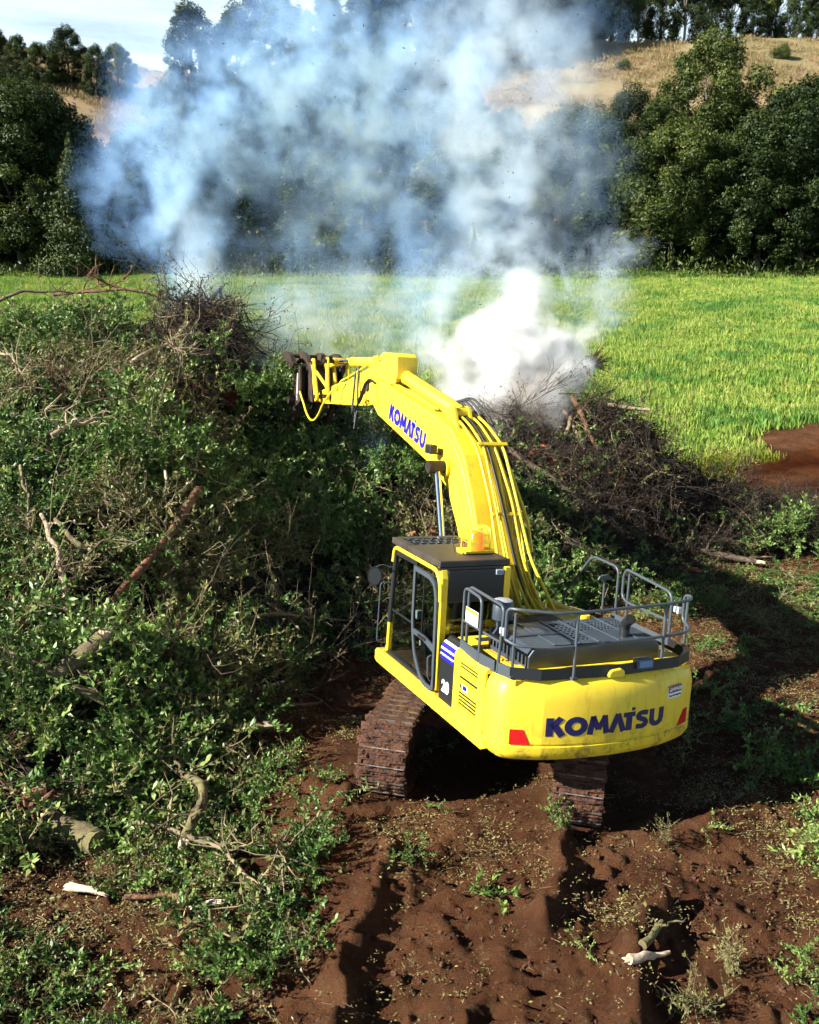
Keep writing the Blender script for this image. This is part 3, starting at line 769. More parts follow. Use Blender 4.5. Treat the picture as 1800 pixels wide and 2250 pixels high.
# undercarriage ------------------------------------------------------------
dy = TRACK_YAW - BODY_YAW
def shoe_mesh():
    S = MB().box(-.094, .094, -.30, .30, 0, .028)
    for gx, h in ((-.082, .040), (-.008, .030), (.066, .030)): S.box(gx, gx + .014, -.295, .295, .0285, .028 + h, 1 if gx < -.05 else 0)
    for k in range(40):   # caked mud between the bars
        x = random.uniform(-.08, .07); y = random.uniform(-.27, .27); a = random.uniform(.02, .06); b = random.uniform(.03, .11); h = .028 + random.uniform(.012, .042)
        S.add([(x-a, y-b, .0285), (x+a, y-b*.7, .0285), (x+a*.8, y+b, .0285), (x-a*.9, y+b*.8, .0285), (x-a*.4, y-b*.4, h), (x+a*.5, y-b*.3, h*.95), (x+a*.3, y+b*.5, h), (x-a*.4, y+b*.4, h*.97)],
             [(4,5,6,7),(0,1,5,4),(1,2,6,5),(2,3,7,6),(3,0,4,7)])
    me = bpy.data.meshes.new('track_shoe'); me.from_pydata(S.v, [], S.f); me.materials.append(M['mud']); me.materials.append(M['steel']); me.polygons.foreach_set('material_index', S.m)
    return me
SHOES = [shoe_mesh() for _ in range(6)]
for sy in (1, -1):
    tr = MB(); yc = 1.19 * sy
    prof = []
    r0, cz, cx = .33, .46, 1.62
    prof = arc(cx, cz, r0, r0*.95, -90, 90, 10) + arc(-cx, cz, r0, r0*.95, 90, 270, 10)
    tr.prism(prof, yc - .11, yc + .11)
    T = part('track', tr, M['rust'], EX, smooth=40, label='muddy crawler track on the cab side' if sy == 1 else 'muddy crawler track away from the cab')
    T.rotation_euler.z = dy
    rr = .425; per = 2*(2*cx) + 2*math.pi*rr; n = 49
    for k in range(n):
        s = per * k / n; L1 = 2*cx; A = math.pi*rr
        if s < L1: p = (-cx + s, cz + rr); ang = 0
        elif s < L1 + A: t = (s - L1)/rr; p = (cx + rr*math.sin(t), cz + rr*math.cos(t)); ang = t
        elif s < 2*L1 + A: p = (cx - (s - L1 - A), cz - rr); ang = math.pi
        else: t = (s - 2*L1 - A)/rr; p = (-cx - rr*math.sin(t), cz - rr*math.cos(t)); ang = math.pi + t
        sag = -.02 * math.sin(math.pi * (p[0]+cx)/(2*cx)) if ang == 0 else 0
        o = link('track_shoe', SHOES[(k*5 + (k // 7)) % 6], T)
        o.location = (p[0], yc, p[1] + sag); o.rotation_euler = (0, ang, 0)
    f = MB().box(-1.45, 1.45, yc - .17, yc + .17, .28, .66)
    part('track_frame', f, M['mud'], T, .03)
    for x, r in ((1.62, .36), (-1.62, .36)):
        part('idler' if x > 0 else 'sprocket', MB().cyl((x, yc - .14, cz), (x, yc + .14, cz), r, 24), M['rust'], T, smooth=40)
    for x in (-1.1, -.66, -.22, .22, .66, 1.1):
        part('roller', MB().cyl((x, yc - .15, .17), (x, yc + .15, .17), .1, 14), M['rust'], T, smooth=40)
cb = MB().prism([(-.75,.55),(.75,.55),(.9,.75),(.55,.98),(-.55,.98),(-.9,.75)], -1.0, 1.0)
o = part('car_body', cb, M['mud'], EX, .03); o.rotation_euler.z = dy
part('swing_bearing', MB().cyl((0,0,.97), (0,0,1.07), .68, 32), M['rust'], EX, smooth=40)

# revolving frame ------------------------------------------------------------
fr = MB().box(-2.2, 1.05, -1.22, 1.22, 1.07, 1.22)
part('deck_frame', fr, M['charcoal'], EX, .01)
def skirt(sy):
    s = MB(); y0, y1 = (1.22, 1.39) if sy > 0 else (-1.39, -1.22)
    s.prism([(1.33,1.07),(1.33,1.20),(1.27,1.25),(-2.02,1.25),(-2.14,1.10),(-2.06,1.06),(1.25,1.04)], y0, y1)
    return s
part('side_skirt', skirt(1), M['yellow'], EX, .018)
part('side_skirt', skirt(-1), M['yellow'], EX, .018)

# counterweight ---------------------------------------------------------------
PLAN = [(-2.04,1.36),(-2.22,1.36),(-2.32,1.345),(-2.39,1.30),(-2.445,1.22),(-2.49,1.12),(-2.575,.90),(-2.625,.70),(-2.665,.45),(-2.685,.2),(-2.69,0),(-2.685,-.2),(-2.665,-.45),(-2.625,-.70),(-2.56,-.92),(-2.49,-1.10),(-2.44,-1.20),(-2.38,-1.29),(-2.30,-1.345),(-2.2,-1.36),(-2.04,-1.36)]
def plan_n(i):
    a = PLAN[max(i-1,0)]; b = PLAN[min(i+1,len(PLAN)-1)]; dx, dy_ = b[0]-a[0], b[1]-a[1]; l = math.hypot(dx, dy_)
    return (dy_/l, -dx/l)     # outward
SEC = [(2.03,.20),(2.02,.155),(1.985,.095),(1.93,.05),(1.86,.02),(1.76,.0),(1.42,.0),(1.275,.0),(1.262,.014),(1.250,.014),(1.238,-.004),(1.16,.0),(1.09,.035),(1.05,.10)]
cw = MB(); npl = len(PLAN)
def cw_pt(i, z, ins):
    nx, ny = plan_n(i); return (PLAN[i][0] - nx*ins, PLAN[i][1] - ny*ins, z)
V = [cw_pt(i, z, ins) for z, ins in SEC for i in range(npl)]
Fs = [(k*npl+i, k*npl+i+1, (k+1)*npl+i+1, (k+1)*npl+i) for k in range(len(SEC)-1) for i in range(npl-1)]
ns = len(SEC)
Fs.append(tuple(range(npl))[::-1]); Fs.append(tuple((ns-1)*npl + i for i in range(npl)))
Fs.append(tuple(k*npl for k in range(ns))); Fs.append(tuple(k*npl + npl-1 for k in range(ns))[::-1])
cw.add(V, Fs)
CW = part('counterweight', cw, M['yellow'], EX, smooth=38)
# keep the vertical crease where the corner facet meets the long rear face
me = CW.data; ed = me.attributes.get('sharp_edge') or me.attributes.new('sharp_edge', 'BOOLEAN', 'EDGE')
vals = np.zeros(len(me.edges), bool); ed.data.foreach_get('value', vals)
for e in me.edges:
    a, b = e.vertices
    if a % npl == 6 and b % npl == 6 and a < ns*npl and b < ns*npl: vals[e.index] = True
ed.data.foreach_set('value', vals)
def plan_at_y(y):
    for i in range(2, npl-2):
        (xa, ya), (xb, yb) = PLAN[i], PLAN[i+1]
        if ya >= y >= yb:
            t = (ya - y)/(ya - yb); l = math.hypot(xb-xa, yb-ya)
            return xa + (xb-xa)*t, (yb-ya)/l, -(xb-xa)/l
    return -2.3, -1, 0
def on_rear(y, z, w):
    x, nx, ny = plan_at_y(y); return (x + nx*w, y + ny*w, z)
strokes, wid = brand_strokes()
SX = (.86 + .70) / wid
for g in strokes:
    # refine the strokes so that they follow the curved face
    gg = []
    for pts, w in g:
        q = [pts[0]]
        for a, b in zip(pts[:-1], pts[1:]):
            for t in (.25, .5, .75, 1.): q.append((a[0] + (b[0]-a[0])*t, a[1] + (b[1]-a[1])*t))
        gg.append((q, w))
    part('letter', stroke_mesh(gg, lambda u, v, w: on_rear(.86 - u*SX, 1.37 + v*.215, w), .004), M['blue_shaded'], CW)
for ysgn in (1, -1):
    B = MB(); prof = [(1.235,1.44),(1.235,1.265),(1.02,1.265),(1.10,1.44)]
    if ysgn < 0: prof = [(-1.10,1.46),(-1.19,1.46),(-1.19,1.275),(-.99,1.275)][::-1]
    n = len(prof)
    B.add([on_rear(y, z, .006) for y, z in prof] + [on_rear(y, z, -.004) for y, z in prof], [tuple(range(n)), *[(i, (i+1) % n, n+(i+1) % n, n+i) for i in range(n)]])
    part('reflector', B, M['red'], CW)
def frame_at(y, z, w=0.):
    x, nx, ny = plan_at_y(y); nrm = Vector((nx, ny, 0)); up = Vector((0,0,1)); ri = up.cross(nrm)
    m4 = Matrix((( ri.x, up.x, nrm.x, x + nx*w), (ri.y, up.y, nrm.y, y + ny*w), (ri.z, up.z, nrm.z, z), (0,0,0,1)))
    return m4
sg = MB()
f4 = frame_at(-.88, 1.735, .004)
def plate(B, m4, w, h, r, t=.004, mi=0, x0=0, y0=0):
    pts = []
    for cx_, cy_, a in ((w/2-r, h/2-r, 0), (-w/2+r, h/2-r, 90), (-w/2+r, -h/2+r, 180), (w/2-r, -h/2+r, 270)):
        pts += arc(cx_ + x0, cy_ + y0, r, r, a, a+90, 3)
    n = len(pts)
    B.add([tuple(m4 @ Vector((a, b, t))) for a, b in pts] + [tuple(m4 @ Vector((a, b, -.004))) for a, b in pts], [tuple(range(n))] + [(i, n+i, n+(i+1) % n, (i+1) % n) for i in range(n)], mi)
plate(sg, f4, .26, .155, .03)
S_ = part('warning_sign', sg, M['white'], CW, label='red and white danger sign')
M['signred'] = mat('dark_red_print', (.16,.012,.014), .5)
B = MB(); plate(B, f4, .25, .085, .02, .006, x0=0, y0=.032); part('sign_panel', B, M['signred'], S_)
text_obj('sign_text', 'DANGER', .062, M['white'], S_, f4 @ Matrix.Translation((.025,.032,.008)), .03)
text_obj('sign_text', 'Keep off swing area', .029, M['black'], S_, f4 @ Matrix.Translation((0,-.044,.007)), .02)
B = MB(); B.add([tuple(f4 @ Vector(p)) for p in ((-.115,.008,.008),(-.075,.008,.008),(-.095,.056,.008))], [(0,1,2)]); part('warning_triangle', B, M['white'], S_)
lm = MB(); lm.prism([(-.11,1.99),(.10,1.99),(.12,2.03),(.08,2.085),(-.05,2.10),(-.11,2.06)], -2.63, -2.47, axis='x')
part('cover_cap', lm, M['yellow'], CW, .02)
wl = MB().box(-2.60, -2.50, -.52, -.29, 2.05, 2.17); wl.box(-2.56,-2.54,-.42,-.39,2.0,2.05)
WL = part('work_light', wl, M['rail'], CW, .015)
part('lens', MB().box(-2.606, -2.6, -.495, -.315, 2.07, 2.15), M['lampglass'], WL, .004)
part('lifting_lug', MB().prism([(1.0,2.0),(.93,2.0),(.945,2.05),(.985,2.05)], -2.45, -2.40, axis='x'), M['yellow'], CW, .006)

# side panel, louvred door ------------------------------------------------------
sp = MB()
sp.prism([(1.20,1.25),(1.365,1.25),(1.365,1.90),(1.345,1.96),(1.25,2.05),(1.20,2.05)], -1.22, -.84, axis='x')
SP = part('side_panel', sp, M['charcoal'], EX, .008, label='charcoal panel with white number and blue stripes')
def panel_y(z): return float(np.interp(z, [1.25,1.90,1.96,2.05], [1.365,1.365,1.345,1.25])) + .004
zs = [1.775, 1.825, 1.850, 1.900, 1.925, 1.975, 2.0]
for k in range(6):
    z0, z1 = zs[k], zs[k+1]; B = MB(); ym, zm = panel_y((z0+z1)/2), (z0+z1)/2
    for za, zb in ((z0, zm), (zm, z1)):
        B.add([(-1.215,panel_y(za),za),(-.845,panel_y(za),za),(-.845,panel_y(zb),zb),(-1.215,panel_y(zb),zb)], [(0,1,2,3)])
    part('stripe' if k % 2 == 0 else 'white_stripe', B, M['blue'] if k % 2 == 0 else M['white'], SP)
side4 = Matrix(((-1,0,0,-1.03),(0,0,1,1.368),(0,1,0,1.44),(0,0,0,1)))
text_obj('number_decal', '20', .20, M['white'], SP, side4 @ Matrix.Rotation(R(0),4,'Z'), .05)
dr = MB()
def panel_strip(x0, x1, z0, z1): dr.box(x0, x1, 1.335, 1.365, z0, z1)
X0, X1 = -2.035, -1.235
LV = [(1.34, 1.56), (1.66, 1.76), (1.80, 1.92)]
panel_strip(X0, -1.86, 1.25, 1.95); panel_strip(-1.40, X1, 1.25, 1.95)
zz = [1.25] + [z for p in LV for z in p] + [1.95]
for a, b in zip(zz[0::2], zz[1::2]): dr.box(-1.86, -1.40, 1.335, 1.365, a, b)
dr.prism([(1.20,1.95),(1.365,1.95),(1.345,1.99),(1.30,2.02),(1.20,2.03)], X0, X1, axis='x')
DR = part('engine_door', dr, M['yellow'], EX, label='yellow louvred engine door')
part('louver_back', MB().box(-1.87, -1.39, 1.325, 1.334, 1.30, 1.94), M['void'], DR)
for a, b in LV:
    n = max(2, int(round((b - a) / .044)))
    for k in range(n):
        z = a + (k + .5) * (b - a) / n; B = MB(); B.obox((-1.63, 1.354, z), (1,0,0), (0,1,0), (0,0,1), .229, .004, .0075); part('slat', B, M['yellow'], DR)
part('door_latch', MB().box(-1.46, -1.43, 1.365, 1.372, 1.585, 1.635), M['black'], DR, .004)
part('maker_plate', MB().box(-1.60, -1.50, 1.365, 1.368, 1.58, 1.635), M['blue'], DR)
part('maker_plate', MB().box(-1.62, -1.49, 1.3652, 1.3665, 1.57, 1.645), M['white'], DR)
# right side wall of the machine house
rs = MB().box(-2.04, .95, -1.365, -1.22, 1.25, 1.93); part('right_side_panel', rs, M['yellow'], EX, .03)

# deck ----------------------------------------------------------------------------
dk = MB().box(-2.42, -.78, -1.20, 1.20, 1.93, 1.99); part('deck_plate', dk, M['yellow_worn'], EX, .005)
for k in range(5):
    part('tread_rib', MB().box(-2.2, -1.35, .985 + .045*k, 1.0 + .045*k, 1.9905, 2.006), M['yellow_worn'], EX)
part('deck_cover', MB().box(-1.25, -.86, .55, 1.15, 1.991, 2.03), M['yellow'], EX, .01)
part('latch_recess', MB().box(-1.12, -.98, .78, .98, 2.031, 2.036), M['roofgrey'], EX, .01)
for a, b in (((-1.24,1.30),(-1.75,1.33)), ((-1.80,1.33),(-2.12,1.30)), ((-2.16,1.29),(-2.36,1.235)), ((-2.36,1.235),(-2.52,.93)), ((-2.52,.93),(-2.585,.0)), ((-2.585,0),(-2.50,-.95)), ((-2.50,-.95),(-2.33,-1.24)), ((-2.33,-1.24),(-1.85,-1.31)), ((-1.85,-1.31),(-.6,-1.33))):
    B = MB(); d = Vector((b[0]-a[0], b[1]-a[1], 0)); c = (Vector((*a,0)) + Vector((*b,0)))/2
    B.obox((c.x, c.y, 2.065), d, (-d.y, d.x, 0), (0,0,1), d.length/2, .008, .065); part('kick_plate', B, M['charcoal'] if a[0] < -2.2 else M['rail'], EX)

# engine hood -----------------------------------------------------------------------
HX0, HX1, HY0, HY1, HZ = -2.22, -1.25, -.88, .93, 2.27
hd = MB()
hd.prism([(HY0,2.0),(HY0,2.19),(HY0+.07,HZ-.004),(HY1-.07,HZ-.004),(HY1,2.17),(HY1,2.0)], HX0, HX0+.03, axis='x')   # rear wall
hd.box(HX1-.03, HX1, HY0, HY1, 2.0, HZ-.01)
hd.box(HX0+.03, HX1-.03, HY0, HY0+.03, 2.0, 2.20)
hd.box(HX0+.03, HX1-.03, HY0+.04, .30, HZ-.03, HZ-.004) if False else None
HOOD = part('engine_hood', hd, M['hood'], EX, .02, label='blue grey plastic engine hood with rows of vent holes')
part('hood_inside', MB().box(HX0+.035, HX1-.035, HY0+.035, HY1-.05, 2.0, HZ-.06), M['void'], HOOD)
def lattice(B, xs, ys_, zf, th):
    """bars along both directions leaving square holes; zf(x,y)->z"""
    pass
def hood_panel(y0, y1, holes=None):
    """one top panel between y0 and y1; holes = (x0,x1,nx,ny) leaves a field of openings"""
    B = MB(); z0, z1 = HZ - .03, HZ
    xa, xb = HX0 + .05, HX1 - .005
    if holes is None: B.box(xa, xb, y0, y1, z0, z1)
    else:
        hx0, hx1, nx, ny = holes; B.box(xa, hx0, y0, y1, z0, z1); B.box(hx1, xb, y0, y1, z0, z1)
        mx = .03; B.box(hx0, hx1, y0, y0+mx, z0, z1); B.box(hx0, hx1, y1-mx, y1, z0, z1)
        px = (hx1-hx0)/nx; py = (y1-y0-2*mx)/ny
        for i in range(nx): B.box(hx0 + (i+.70)*px, hx0 + (i+1)*px, y0+mx, y1-mx, z0, z1)
        for j in range(ny-1):
            for i in range(nx): B.box(hx0 + i*px, hx0 + (i+.70)*px, y0+mx+(j+.7)*py, y0+mx+(j+1)*py, z0, z1)
    return part('hood_panel', B, M['hood'], HOOD)
edges = [HY1-.07, .55, .22, -.05, -.33, -.60, HY0+.02]
hol = [None, None, (-2.05,-1.35,9,3), (-1.72,-1.35,5,4), (-1.75,-1.38,5,4), (-1.66,-1.38,4,4)]
for (b, a), h in zip(zip(edges[:-1], edges[1:]), hol):
    hood_panel(a + .012, b - .012, h)
for y in edges[1:-1]: part('hood_rib', MB().box(HX0+.05, HX1-.01, y-.016, y+.016, HZ-.03, HZ+.014), M['hood'], HOOD, .006)
part('hood_rib', MB().box(-1.78, -1.74, .24, HY1-.09, HZ+.0005, HZ+.012), M['hood'], HOOD, .005)
# slotted left end of the hood
sl = MB(); 
sl.box(HX0+.03, HX1-.03, HY1-.03, HY1, 2.0, 2.05); sl.box(HX0+.03, HX1-.03, HY1-.045, HY1-.012, 2.16, 2.19)
for k in range(11): x = HX0 + .05 + k*.087; sl.box(x, x+.03, HY1-.028, HY1-.004, 2.05, 2.16)
sl.prism([(HY1-.045,2.19),(HY1-.012,2.19),(HY1-.072,2.268),(HY1-.09,2.25)], HX0+.03, HX1-.03, axis='x')
part('side_grille', sl, M['hood'], HOOD)
ex = MB().tube(rounded([(-2.02,-.50,2.26),(-2.02,-.50,2.42),(-2.16,-.47,2.52)], .1, 6), .062, 16)
EXH = part('exhaust_pipe', ex, M['charcoal'], EX, smooth=50)
part('pipe_mouth', MB().tube([(-2.155,-.471,2.5165),(-2.164,-.469,2.523)], .052, 16), M['void'], EXH)
pc = MB().tube([(-1.32,.80,2.36),(-1.32,.80,2.37),(-1.32,.80,2.56),(-1.32,.80,2.60)], [.10,.135,.135,.11], 20)
PC = part('air_precleaner', pc, M['hood'], EX, smooth=45)
part('intake_pipe', MB().cyl((-1.32,.80,1.99), (-1.32,.80,2.37), .075, 16), M['hood'], PC, smooth=45)
part('precleaner_cap', MB().tube([(-1.32,.80,2.60),(-1.32,.80,2.615)], [.12,.09], 20), M['galv'], PC, smooth=45)
# boxes and tanks on the far side
part('fuel_tank', MB().box(-1.15, .05, -1.20, -.55, 1.6, 2.03), M['yellow_worn'], EX, .03)
part('fuel_cap', MB().cyl((-.72,-.80,2.03), (-.72,-.80,2.16), .075, 16), M['yellow'], EX, smooth=45)
part('tool_box', MB().box(.08, .95, -1.20, -.62, 1.5, 1.85), M['yellow_worn'], EX, .03)
part('valve_block', MB().box(-1.1, -.35, -.5, .25, 1.99, 2.10), M['rust'], EX, .02)
part('mirror_post', MB().tube([(-.55,-1.20,1.95),(-.55,-1.20,2.58)], .016, 8), M['rail'], EX)
part('rear_mirror', MB().prism([(-.13,2.575),(.12,2.59),(.09,2.64),(-.02,2.66),(-.10,2.62)], -.57, -.54, axis='x'), M['rail'], EX, .008).location.y = -1.2

# handrails ---------------------------------------------------------------------------
def rail(pts, r=.019, rad=.10, name='handrail', closed=False):
    return part(name, MB().tube(rounded(pts, rad), r, 8), M['rail'], EX, smooth=60)
ZT = 2.74
rail([(-1.25,1.29,2.0),(-1.25,1.29,ZT+.03),(-1.74,1.31,ZT+.01),(-1.76,1.32,2.0)])
rail([(-1.29,1.25,2.0),(-1.29,1.25,ZT+.05),(-2.18,1.26,ZT+.03),(-2.16,1.29,2.0)])
rail([(-1.25,1.29,2.36),(-2.16,1.28,2.36)], .016)
r1 = rail([(-2.26,1.27,2.42),(-2.26,1.27,ZT+.04),(-2.40,1.20,ZT+.05),(-2.56,.80,ZT+.03),(-2.57,.4,ZT+.03),(-2.47,-.75,ZT+.03),(-2.37,-1.16,ZT+.03),(-2.18,-1.32,ZT+.02),(-2.05,-1.33,ZT),(-2.05,-1.33,2.42),(-2.22,-1.30,2.39),(-2.37,-1.16,2.38),(-2.47,-.75,2.38),(-2.57,.4,2.38),(-2.56,.80,2.38),(-2.40,1.20,2.38),(-2.27,1.27,2.42)], rad=.09)
for x, y in ((-2.36,1.215), (-2.575,.55), (-2.475,-.72), (-2.13,-1.32)):
    part('rail_post', MB().tube([(x, y, 2.0), (x, y, ZT)], .018, 8), M['rail'], EX, smooth=60)
    part('post_foot', MB().box(x-.035, x+.035, y-.03, y+.03, 2.0, 2.03), M['rail'], EX)
r2 = rail([(-1.80,-1.35,1.98),(-1.80,-1.35,ZT-.04),(-.80,-1.37,ZT+.04),(-.74,-1.37,ZT-.05),(-.74,-1.37,2.40),(-.86,-1.36,2.34),(-1.80,-1.34,2.34)], rad=.13)
part('rail_post', MB().tube([(-.88,-1.36,1.98),(-.88,-1.36,ZT)], .017, 8), M['rail'], EX, smooth=60)
rail([(-.62,-1.37,1.98),(-.62,-1.37,ZT+.02),(.02,-1.37,ZT+.05),(.62,-1.33,2.10),(.62,-1.33,1.9)], rad=.12)
for (x, y, z) in ((-2.215,1.275,2.50), (-1.93,-1.34,2.52)):
    C_ = part('rail_clamp', MB().box(x-.05, x-.01, y-.03, y+.03, z-.045, z+.045), M['galv'], EX, .01)
    part('rail_clamp', MB().box(x+.01, x+.05, y-.03, y+.03, z-.035, z+.04), M['galv'], EX, .01)
wp = MB().box(-1.66, -1.34, 1.302, 1.308, 2.38, 2.56); WP = part('safety_plate', wp, M['white'], EX)
part('plate_header', MB().box(-1.655, -1.345, 1.3085, 1.311, 2.515, 2.555), M['yellow'], WP)

# cab -----------------------------------------------------------------------------------
CX0, CX1, CY0, CY1 = -.70, 1.02, .36, 1.345
cabroot = MB()
rf = MB().prism([(-.64,2.86),(-.64,2.945),(-.60,2.955),(.90,2.945),(.98,2.90),(.98,2.86)], CY0-.01, CY1+.005)
# opening for the front roof hatch: four slabs round it
rf = MB(); z0, z1 = 2.865, 2.95; hx0, hx1, hy0, hy1 = .42, .88, .42, 1.24
rf.box(-.64, hx0, CY0-.01, CY1+.005, z0, z1); rf.box(hx1, .98, CY0-.01, CY1+.005, z0, z1); rf.box(hx0, hx1, CY0-.01, hy0, z0, z1); rf.box(hx0, hx1, hy1, CY1+.005, z0, z1)
RF = part('cab_roof', rf, M['roofgrey'], EX, .014)
part('roof_hatch', MB().box(hx0, hx1, hy0, hy1, 2.868, 2.885), M['void'], RF)
for k in range(4): x = hx0 + (k + .5)*(hx1-hx0)/4.2 + .03; part('hatch_bar', MB().box(x-.012, x+.012, hy0, hy1, 2.90, 2.953), M['rail'], RF)
for r_ in range(4):
    for k in range(7):
        y = hy0 + (k + (.5 if r_ % 2 else .1)) * (hy1-hy0)/7; x0 = hx0 + .005 + r_*.11
        if y < hy1 - .02 and y > hy0 + .01: part('hatch_bar', MB().box(x0, x0 + .105, y-.008, y+.008, 2.90, 2.948), M['rail'], RF)
part('roof_lip', MB().box(-.66, -.60, CY0-.02, CY1+.012, 2.83, 2.8645), M['charcoal'], RF, .008)
# yellow shell pieces
part('cab_pillar', MB().prism([(-.70,1.25),(-.70,2.74),(-.655,2.86),(-.60,2.86),(-.655,2.70),(-.66,1.25)], CY1-.10, CY1-.002), M['yellow'], EX, .015)
part('cab_pillar', MB().prism([(-.70,1.25),(-.70,2.86),(-.60,2.86),(-.60,1.25)], CY0, CY0+.09), M['yellow'], EX, .015)
part('roof_rail', MB().tube(rounded([(.90,CY1,2.62),(.86,CY1,2.835),(-.56,CY1,2.82),(-.69,CY1,2.66),(-.70,CY1,2.45)], .1), .028, 8), M['yellow'], EX, smooth=60)
part('cab_pillar', MB().tube([(1.02,CY1-.03,1.27),(.99,CY1-.03,1.72)], .035, 8), M['yellow'], EX, smooth=60)
part('cab_pillar', MB().tube([(.99,CY1-.03,1.72),(.86,CY1-.03,2.83)], .04, 8), M['charcoal'], EX, smooth=60)
part('cab_pillar', MB().tube([(1.04,CY0+.03,1.27),(.90,CY0+.03,2.86)], .04, 8), M['charcoal'], EX, smooth=60)
part('cab_sill', MB().box(-.70, 1.06, CY1-.09, CY1+.0, 1.25, 1.29), M['charcoal'], EX, .01)
part('window_header', MB().box(.12, .88, CY1-.06, CY1-.015, 2.72, 2.80), M['charcoal'], EX, .01)
part('cab_floor', MB().box(-.66, 1.04, CY0+.02, CY1-.09, 1.225, 1.275), M['mat'], EX)
for k in range(14): part('mat_rib', MB().box(.05 + .065*k, .075 + .065*k, CY0+.1, CY1-.12, 1.2755, 1.285), M['mat'], EX)
bk = MB(); bk.box(-.695, -.66, CY0+.09, CY1-.10, 2.42, 2.83); bk.box(-.695, -.66, CY0+.09, CY1-.10, 1.25, 1.95); part('cab_back', bk, M['charcoal'], EX, .01)
part('rear_window', MB().box(-.68, -.674, CY0+.09, CY1-.10, 1.95, 2.42), M['glassdark'], EX)
part('right_wall', MB().box(-.60, .9, CY0, CY0+.04, 1.25, 1.9), M['charcoal'], EX, .01)
part('right_window', MB().box(-.60, .93, CY0+.015, CY0+.021, 1.9, 2.86), M['glassdark'], EX)
part('windscreen', MB().add([(1.05,CY0+.05,1.30),(1.05,CY1-.06,1.30),(.90,CY1-.06,2.84),(.90,CY0+.05,2.84),(1.056,CY0+.05,1.30),(1.056,CY1-.06,1.30),(.906,CY1-.06,2.84),(.906,CY0+.05,2.84)], [(0,1,2,3),(7,6,5,4),(0,4,5,1),(2,6,7,3)]), M['glass'], EX)
part('side_window', MB().prism([(.14,1.30),(.99,1.30),(.85,2.72),(.14,2.72)], CY1-.040, CY1-.034), M['glass'], EX)
part('window_bar', MB().box(.14, .96, CY1-.045, CY1-.03, 1.90, 1.925), M['charcoal'], EX)
# door: a rounded frame ring, a middle rail and two panes
def ring(outer, w):
    n = len(outer); cxm = sum(p[0] for p in outer)/n; czm = sum(p[1] for p in outer)/n; inner = []
    for i in range(n):
        a, b, c = outer[i-1], outer[i], outer[(i+1) % n]
        d1 = Vector((b[0]-a[0], b[1]-a[1])).normalized(); d2 = Vector((c[0]-b[0], c[1]-b[1])).normalized()
        n1 = Vector((-d1.y, d1.x)); n2 = Vector((-d2.y, d2.x)); q = (n1 + n2); q = q / max(q.length_squared/2, .3)
        s = 1 if (Vector((cxm, czm)) - Vector(b)).dot(n1) > 0 else -1
        inner.append((b[0] + q.x*w*s, b[1] + q.y*w*s))
    return inner
def door_outline():
    base = [(.10,2.74),(-.42,2.73),(-.58,2.66),(-.655,2.48),(-.68,1.9),(-.69,1.30),(-.62,1.245),(-.42,1.245),(-.24,1.30),(-.02,1.55),(.05,1.75),(.10,2.0)]
    P = rounded([(x, 0, z) for x, z in base + base[:1]], .06, 2)
    return [(p.x, p.z) for p in P[:-1]]
ol = door_outline(); il = ring(ol, .062)
B = MB(); n = len(ol); y0, y1 = CY1+.002, CY1+.034
B.add([(x, y1, z) for x, z in ol] + [(x, y1, z) for x, z in il] + [(x, y0, z) for x, z in ol] + [(x, y0, z) for x, z in il],
      [f for i in range(n) for j in [(i+1) % n] for f in ((i, j, n+j, n+i), (2*n+j, 2*n+i, 3*n+i, 3*n+j), (j, i, 2*n+i, 2*n+j), (n+i, n+j, 3*n+j, 3*n+i))])
DOOR = part('cab_door', B, M['rail'], EX, label='dark grey cab door with two panes')
part('door_rail', MB().add([(.06,y1-.002,1.90),(.06,y1-.002,1.83),(-.30,y1-.002,1.83),(-.64,y1-.002,1.76),(-.64,y1-.002,1.86),(-.30,y1-.002,1.90),(.06,y0,1.90),(.06,y0,1.83),(-.30,y0,1.83),(-.64,y0,1.76),(-.64,y0,1.86),(-.30,y0,1.90)], [(0,1,2,5),(5,2,3,4),(11,8,7,6),(10,9,8,11),(0,5,11,6),(5,4,10,11),(2,1,7,8),(3,2,8,9)]), M['rail'], DOOR)
part('handle', MB().box(-.40, -.16, y1-.001, y1+.014, 1.845, 1.885), M['black'], DOOR, .006)
part('pane', MB().add([(x, y0+.012, z) for x, z in il] + [(x, y0+.017, z) for x, z in il], [tuple(range(n)), tuple(range(n, 2*n))[::-1]]), M['glassdark'], DOOR)
part('pane_divider', MB().box(-.24, -.225, y0+.010, y0+.024, 1.90, 2.67), M['charcoal'], DOOR)
part('grab_rail', MB().tube(rounded([(-.60,y1,1.72),(-.60,y1+.05,1.70),(-.63,y1+.05,1.45),(-.60,y1,1.38)], .05), .012, 6), M['rail'], DOOR)
# inside the cab
ST = part('seat', MB().box(-.42, .10, .56, 1.04, 1.62, 1.74), M['seat'], EX, .04)
B = MB(); B.obox((-.44,.80,2.06), (.97,0,.2), (0,1,0), (-.2,0,.97), .06, .24, .36); part('backrest', B, M['seat'], ST, .04)
part('headrest', MB().box(-.60, -.50, .66, .94, 2.43, 2.60), M['seat'], ST, .03)
for y in (.46, 1.12):
    cn = part('console', MB().box(-.25, .22, y-.06, y+.06, 1.50, 1.86), M['charcoal'], EX, .03)
    part('joystick', MB().tube([(.16,y,1.86),(.18,y,1.98),(.19,y,2.02)], [.014,.014,.03], 8), M['black'], cn)
part('seat_box', MB().box(-.40, .08, .56, 1.04, 1.276, 1.62), M['charcoal'], EX, .02)
part('lever_tag', MB().box(.20, .26, 1.16, 1.17, 1.58, 1.66), M['white'], EX, .01)
part('lock_lever', MB().tube([(.22,1.165,1.66),(.33,1.16,1.76)], .012, 6), M['red'], EX)
